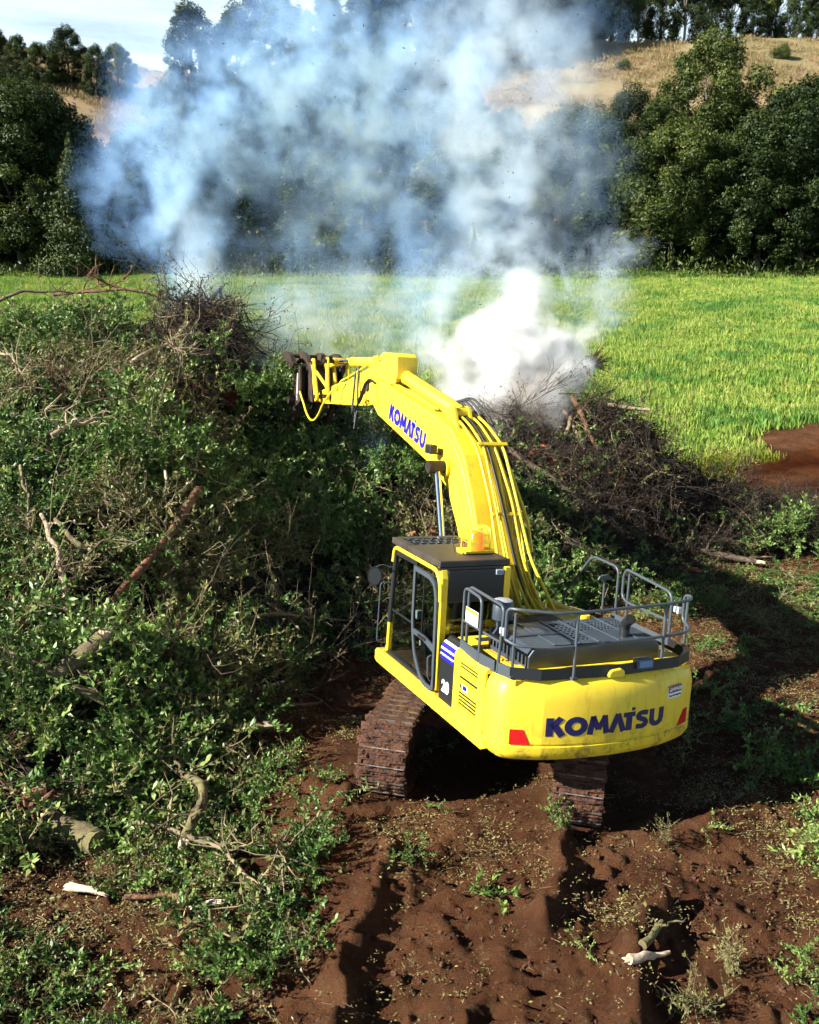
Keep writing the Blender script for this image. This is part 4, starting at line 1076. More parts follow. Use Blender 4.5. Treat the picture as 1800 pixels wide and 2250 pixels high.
part('monitor', MB().box(.14, .20, 1.20, 1.28, 1.98, 2.10), M['white'], EX, .01)
# fittings outside
wl2 = MB().box(-.705, -.66, .47, .58, 2.76, 2.83); W2 = part('work_light', wl2, M['galv'], EX, .01); part('lens', MB().box(-.709,-.7055,.482,.568,2.77,2.82), M['lampglass'], W2)
mr = MB().tube(rounded([(.92,CY1,2.52),(.94,1.47,2.56),(.84,1.58,2.58),(.80,1.66,2.55)], .04), .012, 6)
MR = part('mirror_arm', mr, M['rail'], EX)
B = MB(); ell = [(.10*math.cos(t*math.pi/8), .135*math.sin(t*math.pi/8)) for t in range(16)]
ax = Vector((.35,.93,0)).normalized(); 
pts = [Vector((.78,1.66,2.44)) + ax*a + Vector((0,0,b)) for a, b in ell]; nb = Vector((.93,-.35,0))*.035
B.add([tuple(p) for p in pts] + [tuple(p + nb) for p in pts], [tuple(range(16))] + [(i, 16+i, 16+(i+1) % 16, (i+1) % 16) for i in range(16)] + [tuple(range(16,32))[::-1]])
part('mirror_housing', B, M['black'], MR, smooth=40)
B = MB(); pts2 = [Vector((.7785,1.659,2.44)) + ax*a*.86 - nb*.06 + Vector((0,0,b*.86)) for a, b in ell]; B.add([tuple(p) for p in pts2], [tuple(range(16))]); part('mirror_glass', B, mat('mirror', (.10,.09,.09), .25, metal=1.), MR)
part('front_grab_rail', MB().tube(rounded([(.95,CY1-.02,2.30),(.97,1.49,2.30),(1.02,1.49,1.42),(1.04,CY1,1.40)], .05), .011, 6), M['rail'], EX)
part('antenna', MB().tube([(-.30,.98,2.95),(-.16,.955,3.10),(-.10,.94,3.24)], .005, 5), M['black'], EX)
# amber beacon in a wire cage
bx, by = -.20, .64
BE = part('beacon', MB().box(bx-.14, bx+.14, by-.21, by+.21, 2.965, 2.998), M['yellow'], EX, .006, label='amber beacon in a yellow wire cage')
for q in (-.19, .19): part('beacon_foot', MB().box(bx-.08, bx+.08, by+q-.04, by+q+.04, 2.95, 3.003), M['yellow'], BE, .004)
part('beacon_lens', MB().tube([(bx,by,2.998),(bx,by,3.003),(bx,by,3.20),(bx,by,3.245)], [.10,.112,.10,.06], 20), M['amber'], BE, smooth=45)
for k in range(-5, 6):
    yy = by + k*.028
    part('cage_wire', MB().tube(rounded([(bx-.135,yy,2.99),(bx-.135,yy,3.30),(bx+.135,yy,3.30),(bx+.135,yy,2.99)], .08, 4), .0035 if abs(k) < 5 else .010, 5), M['yellow'], BE)
for z in (3.10, 3.21): part('cage_wire', MB().tube([(bx-.135,by-.14,z),(bx-.135,by+.14,z),(bx+.135,by+.14,z),(bx+.135,by-.14,z),(bx-.135,by-.14,z)], .004, 5), M['yellow'], BE)

# boom, arm, cylinders -------------------------------------------------------------------
BY0, BY1 = -.30, .24
bp = [(.02,1.78),(.42,1.66),(.62,1.95),(1.20,3.02),(1.62,3.55),(2.30,3.83),(4.62,4.42),(5.12,4.72),(5.32,4.90),(5.26,5.06),(5.05,5.10),(4.4,4.99),(2.2,4.60),(1.55,4.42),(1.12,4.10),(.72,3.45),(.10,2.18)]
bm = MB().prism(bp, BY0, BY1)
BOOM = part('boom', bm, M['yellow'], EX, .022, label='yellow bent boom with blue maker lettering')
part('boom_edge', MB().tube(rounded([(.55,BY1+.004,3.02),(1.15,BY1+.004,3.98),(1.60,BY1+.004,4.32),(2.2,BY1+.004,4.48),(4.9,BY1+.004,4.98)], .3), .018, 6), M['yellow'], BOOM)
SXb = (4.12 - 2.52) / wid; dirb = Vector((-.972, 0, -.236)).normalized(); upb = Vector((-.236, 0, .972))
for sy in (1, -1):
    for g in strokes:
        def mp_(u, v, w, sy=sy):
            o0 = Vector((4.08,0,4.40)) if sy > 0 else Vector((2.50,0,4.02)); dd = dirb if sy > 0 else -dirb
            p = o0 + dd*(u*SXb) + upb*(v*.27); return (p.x, (BY1 + .0 + w) if sy > 0 else (BY0 - w), p.z)
        part('letter', stroke_mesh(g, mp_, .004), M['blue'], BOOM)
for y in (.20, .02, -.26, -.08): part('boom_foot_ear', MB().prism(arc(.2,1.78,.26,.26,-200,20,10) + [(.45,1.2),(-.05,1.2)], y-.03, y+.03), M['yellow_worn'], EX)
part('boom_bracket', MB().box(-.35, .9, -.34, .33, 1.22, 1.62), M['yellow_worn'], EX, .02)
def cylinder(a, b, r_b, split, rod_r, mb='yellow', eye=.09):
    """hydraulic cylinder from a (barrel end) to b (rod end)"""
    a, b = Vector(a), Vector(b); c = a + (b - a)*split; d = (b - a).normalized()
    o = part('hydraulic_cylinder', MB().tube([tuple(a), tuple(a + d*.03), tuple(c - d*.05), tuple(c)], [r_b*.8, r_b, r_b, r_b], 18), M[mb], EX, smooth=45)
    part('gland', MB().tube([tuple(c - d*.09), tuple(c + d*.02)], r_b*1.08, 18), M[mb], o, smooth=45)
    part('rod', MB().tube([tuple(c + d*.02), tuple(b)], rod_r, 14), M['chrome'], o, smooth=45)
    for p, q in ((a, .1), (b, .1)): part('pin_eye', MB().tube([(p.x, p.y-q, p.z), (p.x, p.y+q, p.z)], eye, 16), M['yellow_worn'], o, smooth=45)
    return o
# boom cylinders either side of the boom, from the deck front to the boom's bend
for y in (.40, -.44): cylinder((.92, y, 1.50), (1.66, y, 3.86), .085, .50, .052)
part('boom_cross_pin', MB().tube([(1.66,.30,3.86),(1.66,.55,3.86)], .095, 18), M['rust'], BOOM, smooth=45)
part('boom_cross_pin', MB().tube([(1.66,-.57,3.86),(1.66,-.33,3.86)], .095, 18), M['rust'], BOOM, smooth=45)
part('pin_plate', MB().tube([(1.66,BY1,3.86),(1.66,BY1+.05,3.86)], .15, 20), M['yellow_worn'], BOOM, smooth=45)
BL = part('boom_light', MB().box(1.80, 2.02, BY1+.10, BY1+.22, 4.03, 4.17), M['charcoal'], BOOM, .02); part('light_bracket', MB().box(1.86,1.92,BY1,BY1+.10,4.02,4.05), M['charcoal'], BL); part('lens', MB().box(2.021,2.026,BY1+.115,BY1+.205,4.045,4.155), M['lampglass'], BL)
# arm cylinder on top of the boom
cylinder((1.86, -.03, 4.66), (4.16, -.03, 5.14), .115, .93, .065, eye=.08)
for y in (.09, -.15): part('cylinder_lug', MB().prism([(1.6,4.40),(2.1,4.55),(1.98,4.76),(1.80,4.76)], y-.02, y+.02), M['yellow_worn'], BOOM)
# arm
AY0, AY1 = -.17, .14
ap = [(4.06,5.04),(4.02,5.30),(4.12,5.44),(4.70,5.44),(4.85,5.37),(5.55,5.20),(6.55,4.98),(8.35,4.66),(8.50,4.56),(8.42,4.44),(8.2,4.40),(5.45,4.52),(5.02,4.60),(4.80,4.86),(4.56,4.97),(4.26,4.96)]
ARM = part('dipper_arm', MB().prism(ap, AY0, AY1), M['yellow'], EX, .02, label='yellow dipper arm held level over the heap')
part('arm_head_plate', MB().prism([(3.98,5.30),(4.0,5.46),(4.14,5.515),(4.68,5.515),(4.86,5.43),(4.85,5.38),(4.12,5.40),(4.08,5.08),(3.99,5.08)], AY0-.035, AY1+.035), M['yellow'], ARM, .015)
for y in (AY0-.03, AY1+.005): part('arm_head_plate', MB().prism([(4.03,5.02),(4.04,5.32),(4.14,5.42),(4.68,5.42),(4.82,5.3),(4.6,4.98),(4.3,4.97)], y, y+.025), M['yellow'], ARM, .006)
part('arm_gusset', MB().prism([(5.5,4.62),(5.5,5.14),(6.5,4.93),(7.4,4.70),(7.2,4.58)], AY1+.001, AY1+.018), M['yellow'], ARM, .006)
part('pivot_pin', MB().tube([(5.12,BY0-.06,4.90),(5.12,BY1+.06,4.90)], .09, 18), M['rust'], BOOM, smooth=45)
part('boom_nose', MB().prism(arc(5.12,4.90,.22,.22,-100,110,10) + [(4.7,5.02),(4.6,4.55)], BY1-.02, BY1+.025), M['yellow'], BOOM)
# bucket cylinder, links
cylinder((5.35, -.03, 5.34), (7.72, -.03, 5.30), .09, .60, .055, eye=.075)
part('cylinder_lug', MB().prism([(5.1,5.2),(5.25,5.46),(5.45,5.44),(5.75,5.1)], -.12, .06), M['yellow_worn'], ARM, .01)
for y in (AY1 + .045, AY0 - .085):
    part('rocker_link', MB().prism(arc(7.70,5.30,.085,.085,0,180,8) + arc(7.62,4.58,.085,.085,180,360,8), y, y+.04), M['yellow'], ARM, .008)
    part('bucket_link', MB().prism(arc(8.50,5.24,.10,.10,-20,160,8) + arc(8.20,4.54,.10,.10,170,350,8), y+.055, y+.10), M['yellow'], ARM, .008)
B = MB(); B.obox((8.10,-.03,5.22), (1,0,-.12), (0,1,0), (.12,0,1), .42, .06, .05); part('connecting_link', B, M['yellow_worn'], ARM, .015)
part('link_brace', MB().tube([(7.72,AY1+.06,4.78),(8.32,AY1+.10,5.06)], .035, 8), M['yellow'], ARM)
for p in ((7.70,5.30),(7.62,4.58),(8.50,5.24),(8.22,4.54)): part('pin', MB().tube([(p[0],AY0-.14,p[1]),(p[0],AY1+.16,p[1])], .045, 14), M['rust'], ARM, smooth=45)
# rusty grab on the quick hitch
hg = MB().prism([(8.38,4.40),(8.95,4.45),(8.98,5.10),(8.62,5.26),(8.46,5.05)], -.28, .30)
GR_ = part('grab', hg, M['rust'], EX, .02, label='dark rusty grab with curved tines')
for y in (-.50, .44): part('side_plate', MB().prism([(8.62,4.42),(9.05,4.22),(9.20,4.60),(9.12,5.06),(8.72,5.16)], y, y+.05), M['rust'], GR_, .01)
part('back_plate', MB().prism([(8.92,4.40),(9.06,4.36),(9.12,4.75),(9.05,5.14),(8.92,5.18)], -.43, .43), M['rust'], GR_, .02)
part('wear_strip', MB().box(8.80, 8.86, .491, .503, 4.42, 5.0), M['white'], GR_)
part('cross_tube', MB().tube([(9.0,-.62,5.12),(9.0,.62,5.12)], .09, 14), M['rust'], GR_, smooth=45)
part('cross_tube', MB().tube([(9.08,-.62,4.42),(9.08,.62,4.42)], .09, 14), M['rust'], GR_, smooth=45)
def tine(y, pts, w0=.13, w1=.04):
    P = [Vector((p[0], 0, p[1])) for p in rounded_2d(pts)]
    n = len(P); L_, R__ = [], []
    for i in range(n):
        t = (P[min(i+1,n-1)] - P[max(i-1,0)]).normalized(); q = Vector((-t.z, 0, t.x)); w = w0 + (w1-w0)*i/(n-1)
        L_.append(P[i] + q*w); R__.append(P[i] - q*w)
    B = MB(); V = [(p.x, y-.045, p.z) for p in L_] + [(p.x, y-.045, p.z) for p in R__] + [(p.x, y+.045, p.z) for p in L_] + [(p.x, y+.045, p.z) for p in R__]
    Fs = []
    for i in range(n-1): Fs += [(i, i+1, n+i+1, n+i), (2*n+i+1, 2*n+i, 3*n+i, 3*n+i+1), (i+1, i, 2*n+i, 2*n+i+1), (n+i, n+i+1, 3*n+i+1, 3*n+i)]
    Fs += [(0, n, 3*n, 2*n), (n-1, 3*n-1, 4*n-1, 2*n-1)]
    B.add(V, Fs); return B
def rounded_2d(pts): return [(p.x, p.z) for p in rounded([(a, 0, b) for a, b in pts], .25, 5)]
for y in (-.56, -.2, .2, .56):
    part('upper_tine', tine(y, [(8.92,5.10),(9.35,5.38),(9.85,5.30),(10.15,5.02),(10.20,4.72)]), M['rust'], GR_)
for y in (-.4, 0, .4):
    part('lower_tine', tine(y, [(9.02,4.45),(9.30,4.05),(9.75,3.86),(10.15,3.95),(10.35,4.2)]), M['rust'], GR_)
part('tine_tie', MB().tube([(9.6,-.56,5.36),(9.6,.56,5.36)], .045, 10), M['rust'], GR_, smooth=45)
part('stub', MB().box(8.70,8.78,-.05,.03,5.22,5.42), M['rust'], GR_, .01)
def hose(pts, r, m='yellow', parent=ARM, rad=.2):
    return part('hose', MB().tube(rounded(pts, rad, 6), r, 7), M[m], parent, smooth=60)
# slack yellow hose to the grab, black hoses round the elbow
sag = [(8.62,.50,4.62)] + [(8.62 - 1.75*t, .47, 4.62 + .12*t - 2.9*t*(1-t)*.85) for t in (.12,.25,.38,.5,.62,.75,.88)] + [(6.80,.30,4.84),(6.6,.17,4.9)]
hose(sag, .021, 'yellow', GR_, .15)
hose([(6.05,AY1+.03,5.2),(6.0,AY1+.06,5.02),(5.95,.25,4.38),(5.7,.27,4.42),(5.12,.31,4.98),(4.9,.29,5.02)], .021, 'black')
hose([(5.85,AY1+.03,5.25),(5.82,AY1+.07,4.9),(5.62,.26,4.5),(5.3,.29,4.72),(5.0,.31,5.06),(4.7,.28,4.97)], .021, 'black')
for k in range(3): hose([(6.0-.12*k,AY1+.022,5.12),(5.95-.12*k,AY1+.022,4.70+.03*k),(5.5-.1*k,AY1+.03,4.58)], .013, 'yellow')
hose([(7.15,AY1+.04,4.72),(6.9,AY1+.05,4.92),(6.4,AY1+.04,5.03),(5.8,AY1+.03,5.18),(5.4,AY1+.03,5.30)], .016, 'yellow')
hose([(6.45,-.03,4.38),(6.40,.02,4.18),(6.36,.05,4.02)], .014, 'black'); hose([(6.6,-.05,4.38),(6.5,0,4.15)], .014, 'black')
# steel lines along the boom top and bundle down its far side
TOPL = [(2.30,4.66),(1.62,4.50),(1.12,4.17),(.66,3.46),(.26,2.66),(.02,2.12)]
for k in range(8):      # steel lines over the boom's back, fanning out to the far side at the foot
    y0, y1 = .06 - .045*k + random.uniform(-.02,.02), -.02 - .062*k + random.uniform(-.03,.03); off = .03 + .045*(k % 2) + random.uniform(0,.02)
    path = [(x - off*(.5 + .4*(j > 1)), y0 + (y1 - y0)*j/5, z + off*.7) for j, (x, z) in enumerate(TOPL)]
    path[-1] = (path[-1][0] - .05*k + .1, y1 - .03*k, path[-1][2] - .03*k)
    path = [path[0]] + [(q[0], q[1] + random.uniform(-.022,.022), q[2]) for q in path[1:-1]] + [path[-1]]
    hose(path, random.choice((.016,.020,.023)), ('yellow','yellow_worn','yellow','black','yellow_worn','yellow','yellow_worn','yellow')[k], BOOM)
for k in range(3): hose([(4.75,.15-.30*(k == 2)-.06*k,5.08),(4.2,.15-.30*(k == 2)-.06*k,5.0),(2.4,.15-.30*(k == 2)-.06*k,4.67)], .016, 'yellow', BOOM)
for k in range(4):
    y = -.335 - .042*k
    hose([(2.25-.07*k,-.2-.03*k,4.64),(1.95-.06*k,y,4.56-.03*k),(1.5-.05*k,y,4.22-.05*k),(1.0-.05*k,y-.02,3.6-.04*k),(.62-.04*k,y-.02,2.9),(.32-.03*k,y-.03,2.4),(.0-.05*k,y-.06,2.02)], .021, 'yellow', BOOM)
hose([(2.2,-.30,4.66),(1.9,-.58,4.45),(1.35,-.66,3.9),(.75,-.70,3.15),(.55,-.68,2.75)], .022, 'yellow', BOOM)
hose([(.55,-.68,2.75),(.42,-.66,2.35),(.3,-.5,2.1)], .022, 'black', BOOM)
for x, z in ((1.10,4.24),(.52,3.30)):
    B = MB(); B.obox((x-.02,-.20,z+.03), (.55,0,.83), (0,1,0), (-.83,0,.55), .026, .24, .016); part('hose_clamp', B, M['yellow_worn'], BOOM, .006)
for k in range(6):
    y = -.05 - .075*k; hose([(2.40+.05*k,y*.5,4.68),(2.22,y*.9,4.82+.02*k),(2.0-.03*k,y-.05,4.66),(1.8-.03*k,y-.07,4.50)], .019, 'black', BOOM)
B = MB(); B.obox((2.32,-.20,4.70), (.97,0,.23), (0,1,0), (-.23,0,.97), .07, .16, .05); part('valve_manifold', B, M['yellow_worn'], BOOM, .015)
for k in range(5): hose([(.18-.1*k,-.1-.09*k,2.6-.12*k),(.0-.08*k,-.14-.09*k,2.3-.05*k),(-.22-.06*k,-.15-.09*k,2.08)], .022, 'yellow', BOOM)
# ------------------------------------------------------------------ trees
M['treeleaf'] = leaf_mat('evergreen_foliage', [(0.,(.005,.012,.002)),(.30,(.014,.028,.005)),(.55,(.038,.060,.012)),(.8,(.088,.112,.024)),(1.,(.17,.18,.05))], .55, .12, spec=.25)  # darkest stops stand in for shade between the leaf clumps
M['treeleaf2'] = leaf_mat('lighter_foliage', [(0.,(.010,.020,.004)),(.4,(.034,.056,.011)),(.7,(.080,.108,.022)),(1.,(.16,.175,.045))], .5, .25, spec=.3)
def crown_mesh(name, lobes, n, size, m, up=.25, inner=.22):
    """many small leaf-clump faces spread over and inside the lobes of a crown"""
    lob = np.array(lobes); w = (lob[:,3]*lob[:,4])**1.0; w = w/w.sum()
    i = rng.choice(len(lob), n, p=w); c = lob[i, :3]; r = np.stack([lob[i,3], lob[i,3], lob[i,4]], -1)
    d = rng.normal(size=(n,3)); d /= np.linalg.norm(d, axis=1, keepdims=True)
    rad = np.where(rng.random(n) < inner, rng.random(n)*.8, 1 - .22*rng.random(n)**1.6)[:,None]
    bump = 1 + .30*np.sin(d[:,:1]*7 + i[:,None]) * np.sin(d[:,1:2]*6 + 2*i[:,None]) + .18*np.sin(d[:,2:]*11 + 3*i[:,None])
    p = c + d*r*rad*bump
    nrm = d + rng.normal(0,.55,(n,3)) + np.array([0,0,up]); nrm /= np.linalg.norm(nrm, axis=1, keepdims=True)
    t = np.cross(nrm, rng.normal(size=(n,3))); t /= np.linalg.norm(t, axis=1, keepdims=True); b = np.cross(nrm, t)
    s = (size*(.55 + .9*rng.random(n)))[:,None]
    droop = nrm*s*.25
    v = np.stack([p - t*s*.6, p + b*s*.38 + droop*.3, p + t*s*.6 - droop, p - b*s*.38 + droop*.3], 1).reshape(-1,3)
    q = np.arange(n*4).reshape(-1,4)
    me = np_mesh(name, v, quads=q, mats=[m])
    val = np.clip(.10 + .35*rng.random(n) + .45*hash2(i, i*3, 5) + .12*d[:,2], 0, 1)  # lobe tops lighter, as if lit from above; light put into the colour
    a = me.attributes.new('v', 'FLOAT', 'FACE'); a.data.foreach_set('value', val.astype(np.float32))
    return me
def trunk_mesh(name, h, r, limbs, m):
    B = MB(); P = [(0,0,-.6)]
    for k in range(1,7): P.append((random.uniform(-.05,.05)*h*k/6*.5, random.uniform(-.05,.05)*h*k/6*.5, h*k/6))
    B.tube(P, [r*(1 - .75*k/6) for k in range(7)], 8)
    for (x, y, z, z0) in limbs:
        k = min(5, max(1, int(z0/h*6))); a = Vector(P[k]); c = Vector((x, y, z)); mid = (a + c)/2 + Vector((0,0,-.06*h))
        B.tube([tuple(a), tuple(mid), tuple(c)], [r*.42, r*.28, r*.1], 6)
    me = bpy.data.meshes.new(name); me.from_pydata(B.v, [], B.f); me.materials.append(m); me.polygons.foreach_set('use_smooth', [True]*len(me.polygons)); return me
def dome_tree(k, h=20., wd=6.2, base=1.0, nl=58, n=56000, size=.22, m='treeleaf', tm='trunk'):
    """kinds 0-3: broad evergreen crowns reaching almost to the ground"""
    lobes = []
    for j in range(nl):
        t = (j + .5)/nl; z = base + (h - base)*(.06 + .86*t); rr = wd*math.sqrt(max(.04, 1 - ((t - .38)/.66)**2)) ; a = j*2.39996 + random.uniform(-.4,.4)
        f = random.uniform(.45, 1.02); lr = random.uniform(.12,.30)*wd
        lobes.append((rr*f*math.cos(a), rr*f*math.sin(a), z, lr, lr*random.uniform(.75,1.15)))
    lobes.append((random.uniform(-.8,.8), random.uniform(-.8,.8), h - wd*.30, wd*.36, wd*.34))
    return crown_mesh('crown', lobes, n, size, M[m]), trunk_mesh('trunk', h*.72, h*.022, [(l[0]*.8, l[1]*.8, l[2], l[2]*.6) for l in lobes[2::9]], M[tm])
PROTO = {0: dome_tree(0), 1: dome_tree(1, wd=5.4, nl=64, size=.21), 2: dome_tree(2, wd=6.8, nl=52, size=.235, m='treeleaf2'), 3: dome_tree(3, wd=7.2, nl=80, n=78000, size=.22)}
# kind 4: low bush; kind 5: narrow conical tree; kind 6: tall gum with a bare pale trunk and a broken crown
PROTO[4] = (crown_mesh('crown', [(random.uniform(-7,7), random.uniform(-5,5), random.uniform(4,15), random.uniform(4,6), random.uniform(4,5.5)) for _ in range(14)], 12000, .7, M['treeleaf2']), trunk_mesh('trunk', 12, .5, [], M['trunk']))
PROTO[5] = (crown_mesh('crown', [(random.uniform(-1,1)*(1-t)*2.4, random.uniform(-1,1)*(1-t)*2.4, 1.5 + 18*t, 3.9*(1-t)**.8 + .35, 1.6) for t in np.linspace(0,1,26)], 20000, .32, M['treeleaf']), trunk_mesh('trunk', 17, .35, [], M['trunk']))
gl = [(random.uniform(-3.4,3.4), random.uniform(-3.4,3.4), random.uniform(11,19.2), random.uniform(1.0,1.9), random.uniform(.8,1.5)) for _ in range(15)]
PROTO[6] = (crown_mesh('crown', gl, 11000, .32, M['treeleaf'], inner=.35), trunk_mesh('trunk', 18.5, .33, [(l[0], l[1], l[2], l[2]*.72) for l in gl], M['gumtrunk']))
LOOK = {0: 'broad dark evergreen tree', 1: 'narrow evergreen tree', 2: 'lighter green leafy tree', 3: 'massive round evergreen tree', 4: 'low pale green bush', 5: 'slim cone-shaped tree', 6: 'pale-trunked gum tree'}
NAME = {0: 'evergreen_tree', 1: 'evergreen_tree', 2: 'leafy_tree', 3: 'evergreen_tree', 4: 'bush', 5: 'conical_tree', 6: 'gum_tree'}
ROWTXT = {'front': 'at the far edge of the pasture', 'second': 'behind the front row of trees', 'third': 'halfway up the wooded slope', 'upper': 'high on the wooded slope', 'terrace': 'on the terrace of the dry hill', 'ridge': 'on the ridge line', 'lone': 'alone on the dry grass slope'}
ORD = ['first','second','third','fourth','fifth','sixth','seventh','eighth','ninth','tenth','eleventh','twelfth','thirteenth']
TREES = {
    'front': [(-51.3, 107, 21.0, 0), (-47.3, 108, 19.0, 1), (-42.0, 106, 19.5, 2), (-38.6, 107, 19.0, 0), (-34.1, 100.5, 13.5, 5), (-31.6, 102, 6.0, 4), (-29.1, 104, 5.0, 4), (-30.9, 109, 15.0, 1), (-25.9, 108, 14.0, 0), (-21.2, 106, 13.5, 2), (-17.1, 108, 15.0, 1), (-12.7, 105, 12.0, 5), (-9.2, 107, 12.5, 0), (-4.9, 106, 11.0, 2), (-1.5, 107, 12.0, 5), (2.8, 108, 13.0, 1), (6.9, 106, 12.0, 0), (11.1, 108, 14.0, 2), (15.2, 109, 16.0, 1), (19.8, 109, 17.0, 0), (24.4, 108, 14, 3), (28.2, 106, 15.5, 2), (33.4, 107, 14.5, 3), (36.8, 104, 16.5, 1), (41.8, 105, 20, 3), (47.4, 107, 20.0, 0), (52.8, 108, 20.0, 2)],
    'second': [(-55.6, 122, 19.0, 1), (-50.2, 124, 18.5, 0), (-44.4, 122, 16.8, 2), (-34.2, 124, 12.3, 1), (-27.8, 126, 14.6, 0), (-22.3, 128, 15.7, 2), (-16.3, 127, 14.6, 1), (-10.0, 128, 16.8, 0), (-4.1, 126, 15.7, 1), (1.8, 128, 14.6, 2), (7.0, 127, 13.4, 0), (12.3, 128, 12.3, 1), (20.0, 124, 13.4, 2), (27.1, 124, 15.7, 0), (30.1, 121, 14.6, 1), (37.6, 127, 21.3, 0), (40.2, 124, 14.5, 2), (47.2, 122, 16.1, 3), (53.0, 124, 16.9, 1)],
    'third': [(-35.3, 150, 14.9, 0), (-29.8, 153, 16.1, 1), (-23.1, 155, 16.1, 2), (-16.5, 152, 17.2, 0), (-10.6, 156, 17.2, 1), (-3.5, 154, 17.2, 2), (2.8, 152, 14.9, 0), (8.8, 150, 11.5, 1)],
    'upper': [(-39.5, 185, 17.2, 1), (-31.7, 188, 17.2, 0), (-23.2, 186, 18.4, 2), (-15.0, 188, 18.4, 0), (-7.4, 184, 19.5, 1), (-0.8, 187, 20.7, 2), (6.6, 184, 20.7, 0), (13.2, 186, 19.5, 1), (20.0, 188, 17.2, 2), (28.1, 192, 16.1, 0), (30.5, 196, 17.2, 1), (35.5, 199, 17.2, 0), (40.0, 203, 16.1, 2)],
    'terrace': [(-75.4, 184, 9, 0), (-69.7, 182, 8, 1), (-65.4, 181, 7.5, 2), (-61.1, 183, 10.5, 0), (-55.4, 180, 9, 1), (-51.8, 181, 9.5, 2)],
    'ridge': [(-93.4, 236, 7, 0), (-89.2, 238, 6, 1), (-90.7, 240, 5, 2), (-79.3, 236, 7, 0), (-76.8, 238, 6, 1), (-39.6, 222, 14, 6), (-31.8, 220, 22, 6), (-28.3, 222, 20, 6), (-22.8, 224, 12, 0), (-15.1, 222, 14, 1), (-4.7, 220, 17, 2), (2.8, 212, 20, 6), (10.4, 212, 18, 0), (19.6, 210, 18, 1), (27.4, 212, 18, 2), (36.2, 214, 16, 0), (42.2, 216, 17, 1), (48.5, 218, 17, 6), (54.2, 222, 18, 2), (58.7, 220, 19, 6), (63.8, 221, 16, 0), (69.4, 223, 18, 6), (73.3, 220, 12, 1), (78.6, 224, 19, 6), (82.5, 221, 17, 2), (88.6, 224, 18, 6), (93.7, 222, 17, 0)],
    'lone': [(38.3, 157, 6.2, 5), (33.4, 152, 3, 4), (47.0, 128, 5, 4), (44.0, 168, 2.2, 4), (52.0, 178, 2.6, 4), (61.0, 172, 2.0, 4), (38.0, 182, 2.4, 4), (68.0, 188, 3.0, 4), (-70.0, 205, 2.6, 4), (-84.0, 215, 2.4, 4)],
}
for row, lst in TREES.items():
    seen = {}; tot = {}
    for t in lst: tot[t[3]] = tot.get(t[3], 0) + 1
    for x, y, h, k in sorted(lst):
        e = bpy.data.objects.new(NAME[k], None); COL.objects.link(e)
        gz = float(terrain(x, y))
        sc_ = h/20.; fat = random.uniform(.92, 1.12) * (1.12 if k in (0,1,2) and h < 14 else 1.)
        e.location = (x, y, gz - .25); e.rotation_euler.z = random.uniform(0, 6.28); e.scale = (sc_*fat, sc_*fat, sc_)
        i = seen.get(k, 0); seen[k] = i + 1
        lab = f'{LOOK[k]} {ROWTXT[row]}' + (f', {ORD[i]} such from the left' if tot[k] > 1 else '')
        tag(e, lab, 'bush' if k == 4 else 'tree', 'trees ' + ROWTXT[row])
        c_, t_ = PROTO[k]
        link('trunk', t_, e); link('crown', c_, e)

# ------------------------------------------------------------------ undergrowth and fence
F = Foliage()
for j in range(9000):
    px = rng.uniform(-62, 66); py = rng.uniform(98.5, 103.5) ; hgt = (rng.random()**2)*2.2*(.4 + vnoise(px/3, py/3, 9))
    F.leaf(np.array([px, py, float(0) + hgt]), rnd(1.) + np.array([0,0,.5]), np.array([0,0,1.]) + rnd(.8), .5, .16, rng.random())
V_ = np.array(F.v); V_[:,2] += terrain(V_[:,0], V_[:,1]); F.v = list(V_)
o = link('undergrowth', F.mesh('undergrowth', [M['treeleaf2']])); tag(o, 'rank weeds along the foot of the trees', 'undergrowth', kind='stuff')
FN = bpy.data.objects.new('farm_fence', None); COL.objects.link(FN); FN.location = (52, 212, 0)
tag(FN, 'post and wire fence along the ridge of the dry hill', 'fence')
prev = None; pm = MB().tube([(0,0,-.3),(0,0,1.5)], .11, 6); pmesh = None
for k in range(24):
    x = 18 + 3.4*k; y = 206 + 5*math.sin(k*.17); z = float(terrain(x, y))
    if pmesh is None: q = mesh_obj('post', pm, M['gumtrunk'], FN); pmesh = q.data
    else: q = link('post', pmesh, FN)
    q.location = (x - 52, y - 212, z)
    if prev:
        for hz in (.5, 1.2): mesh_obj('wire', MB().tube([(prev[0]-52, prev[1]-212, prev[2]+hz), (x-52, y-212, z+hz)], .02, 4), M['rail'], FN)
    prev = (x, y, z)
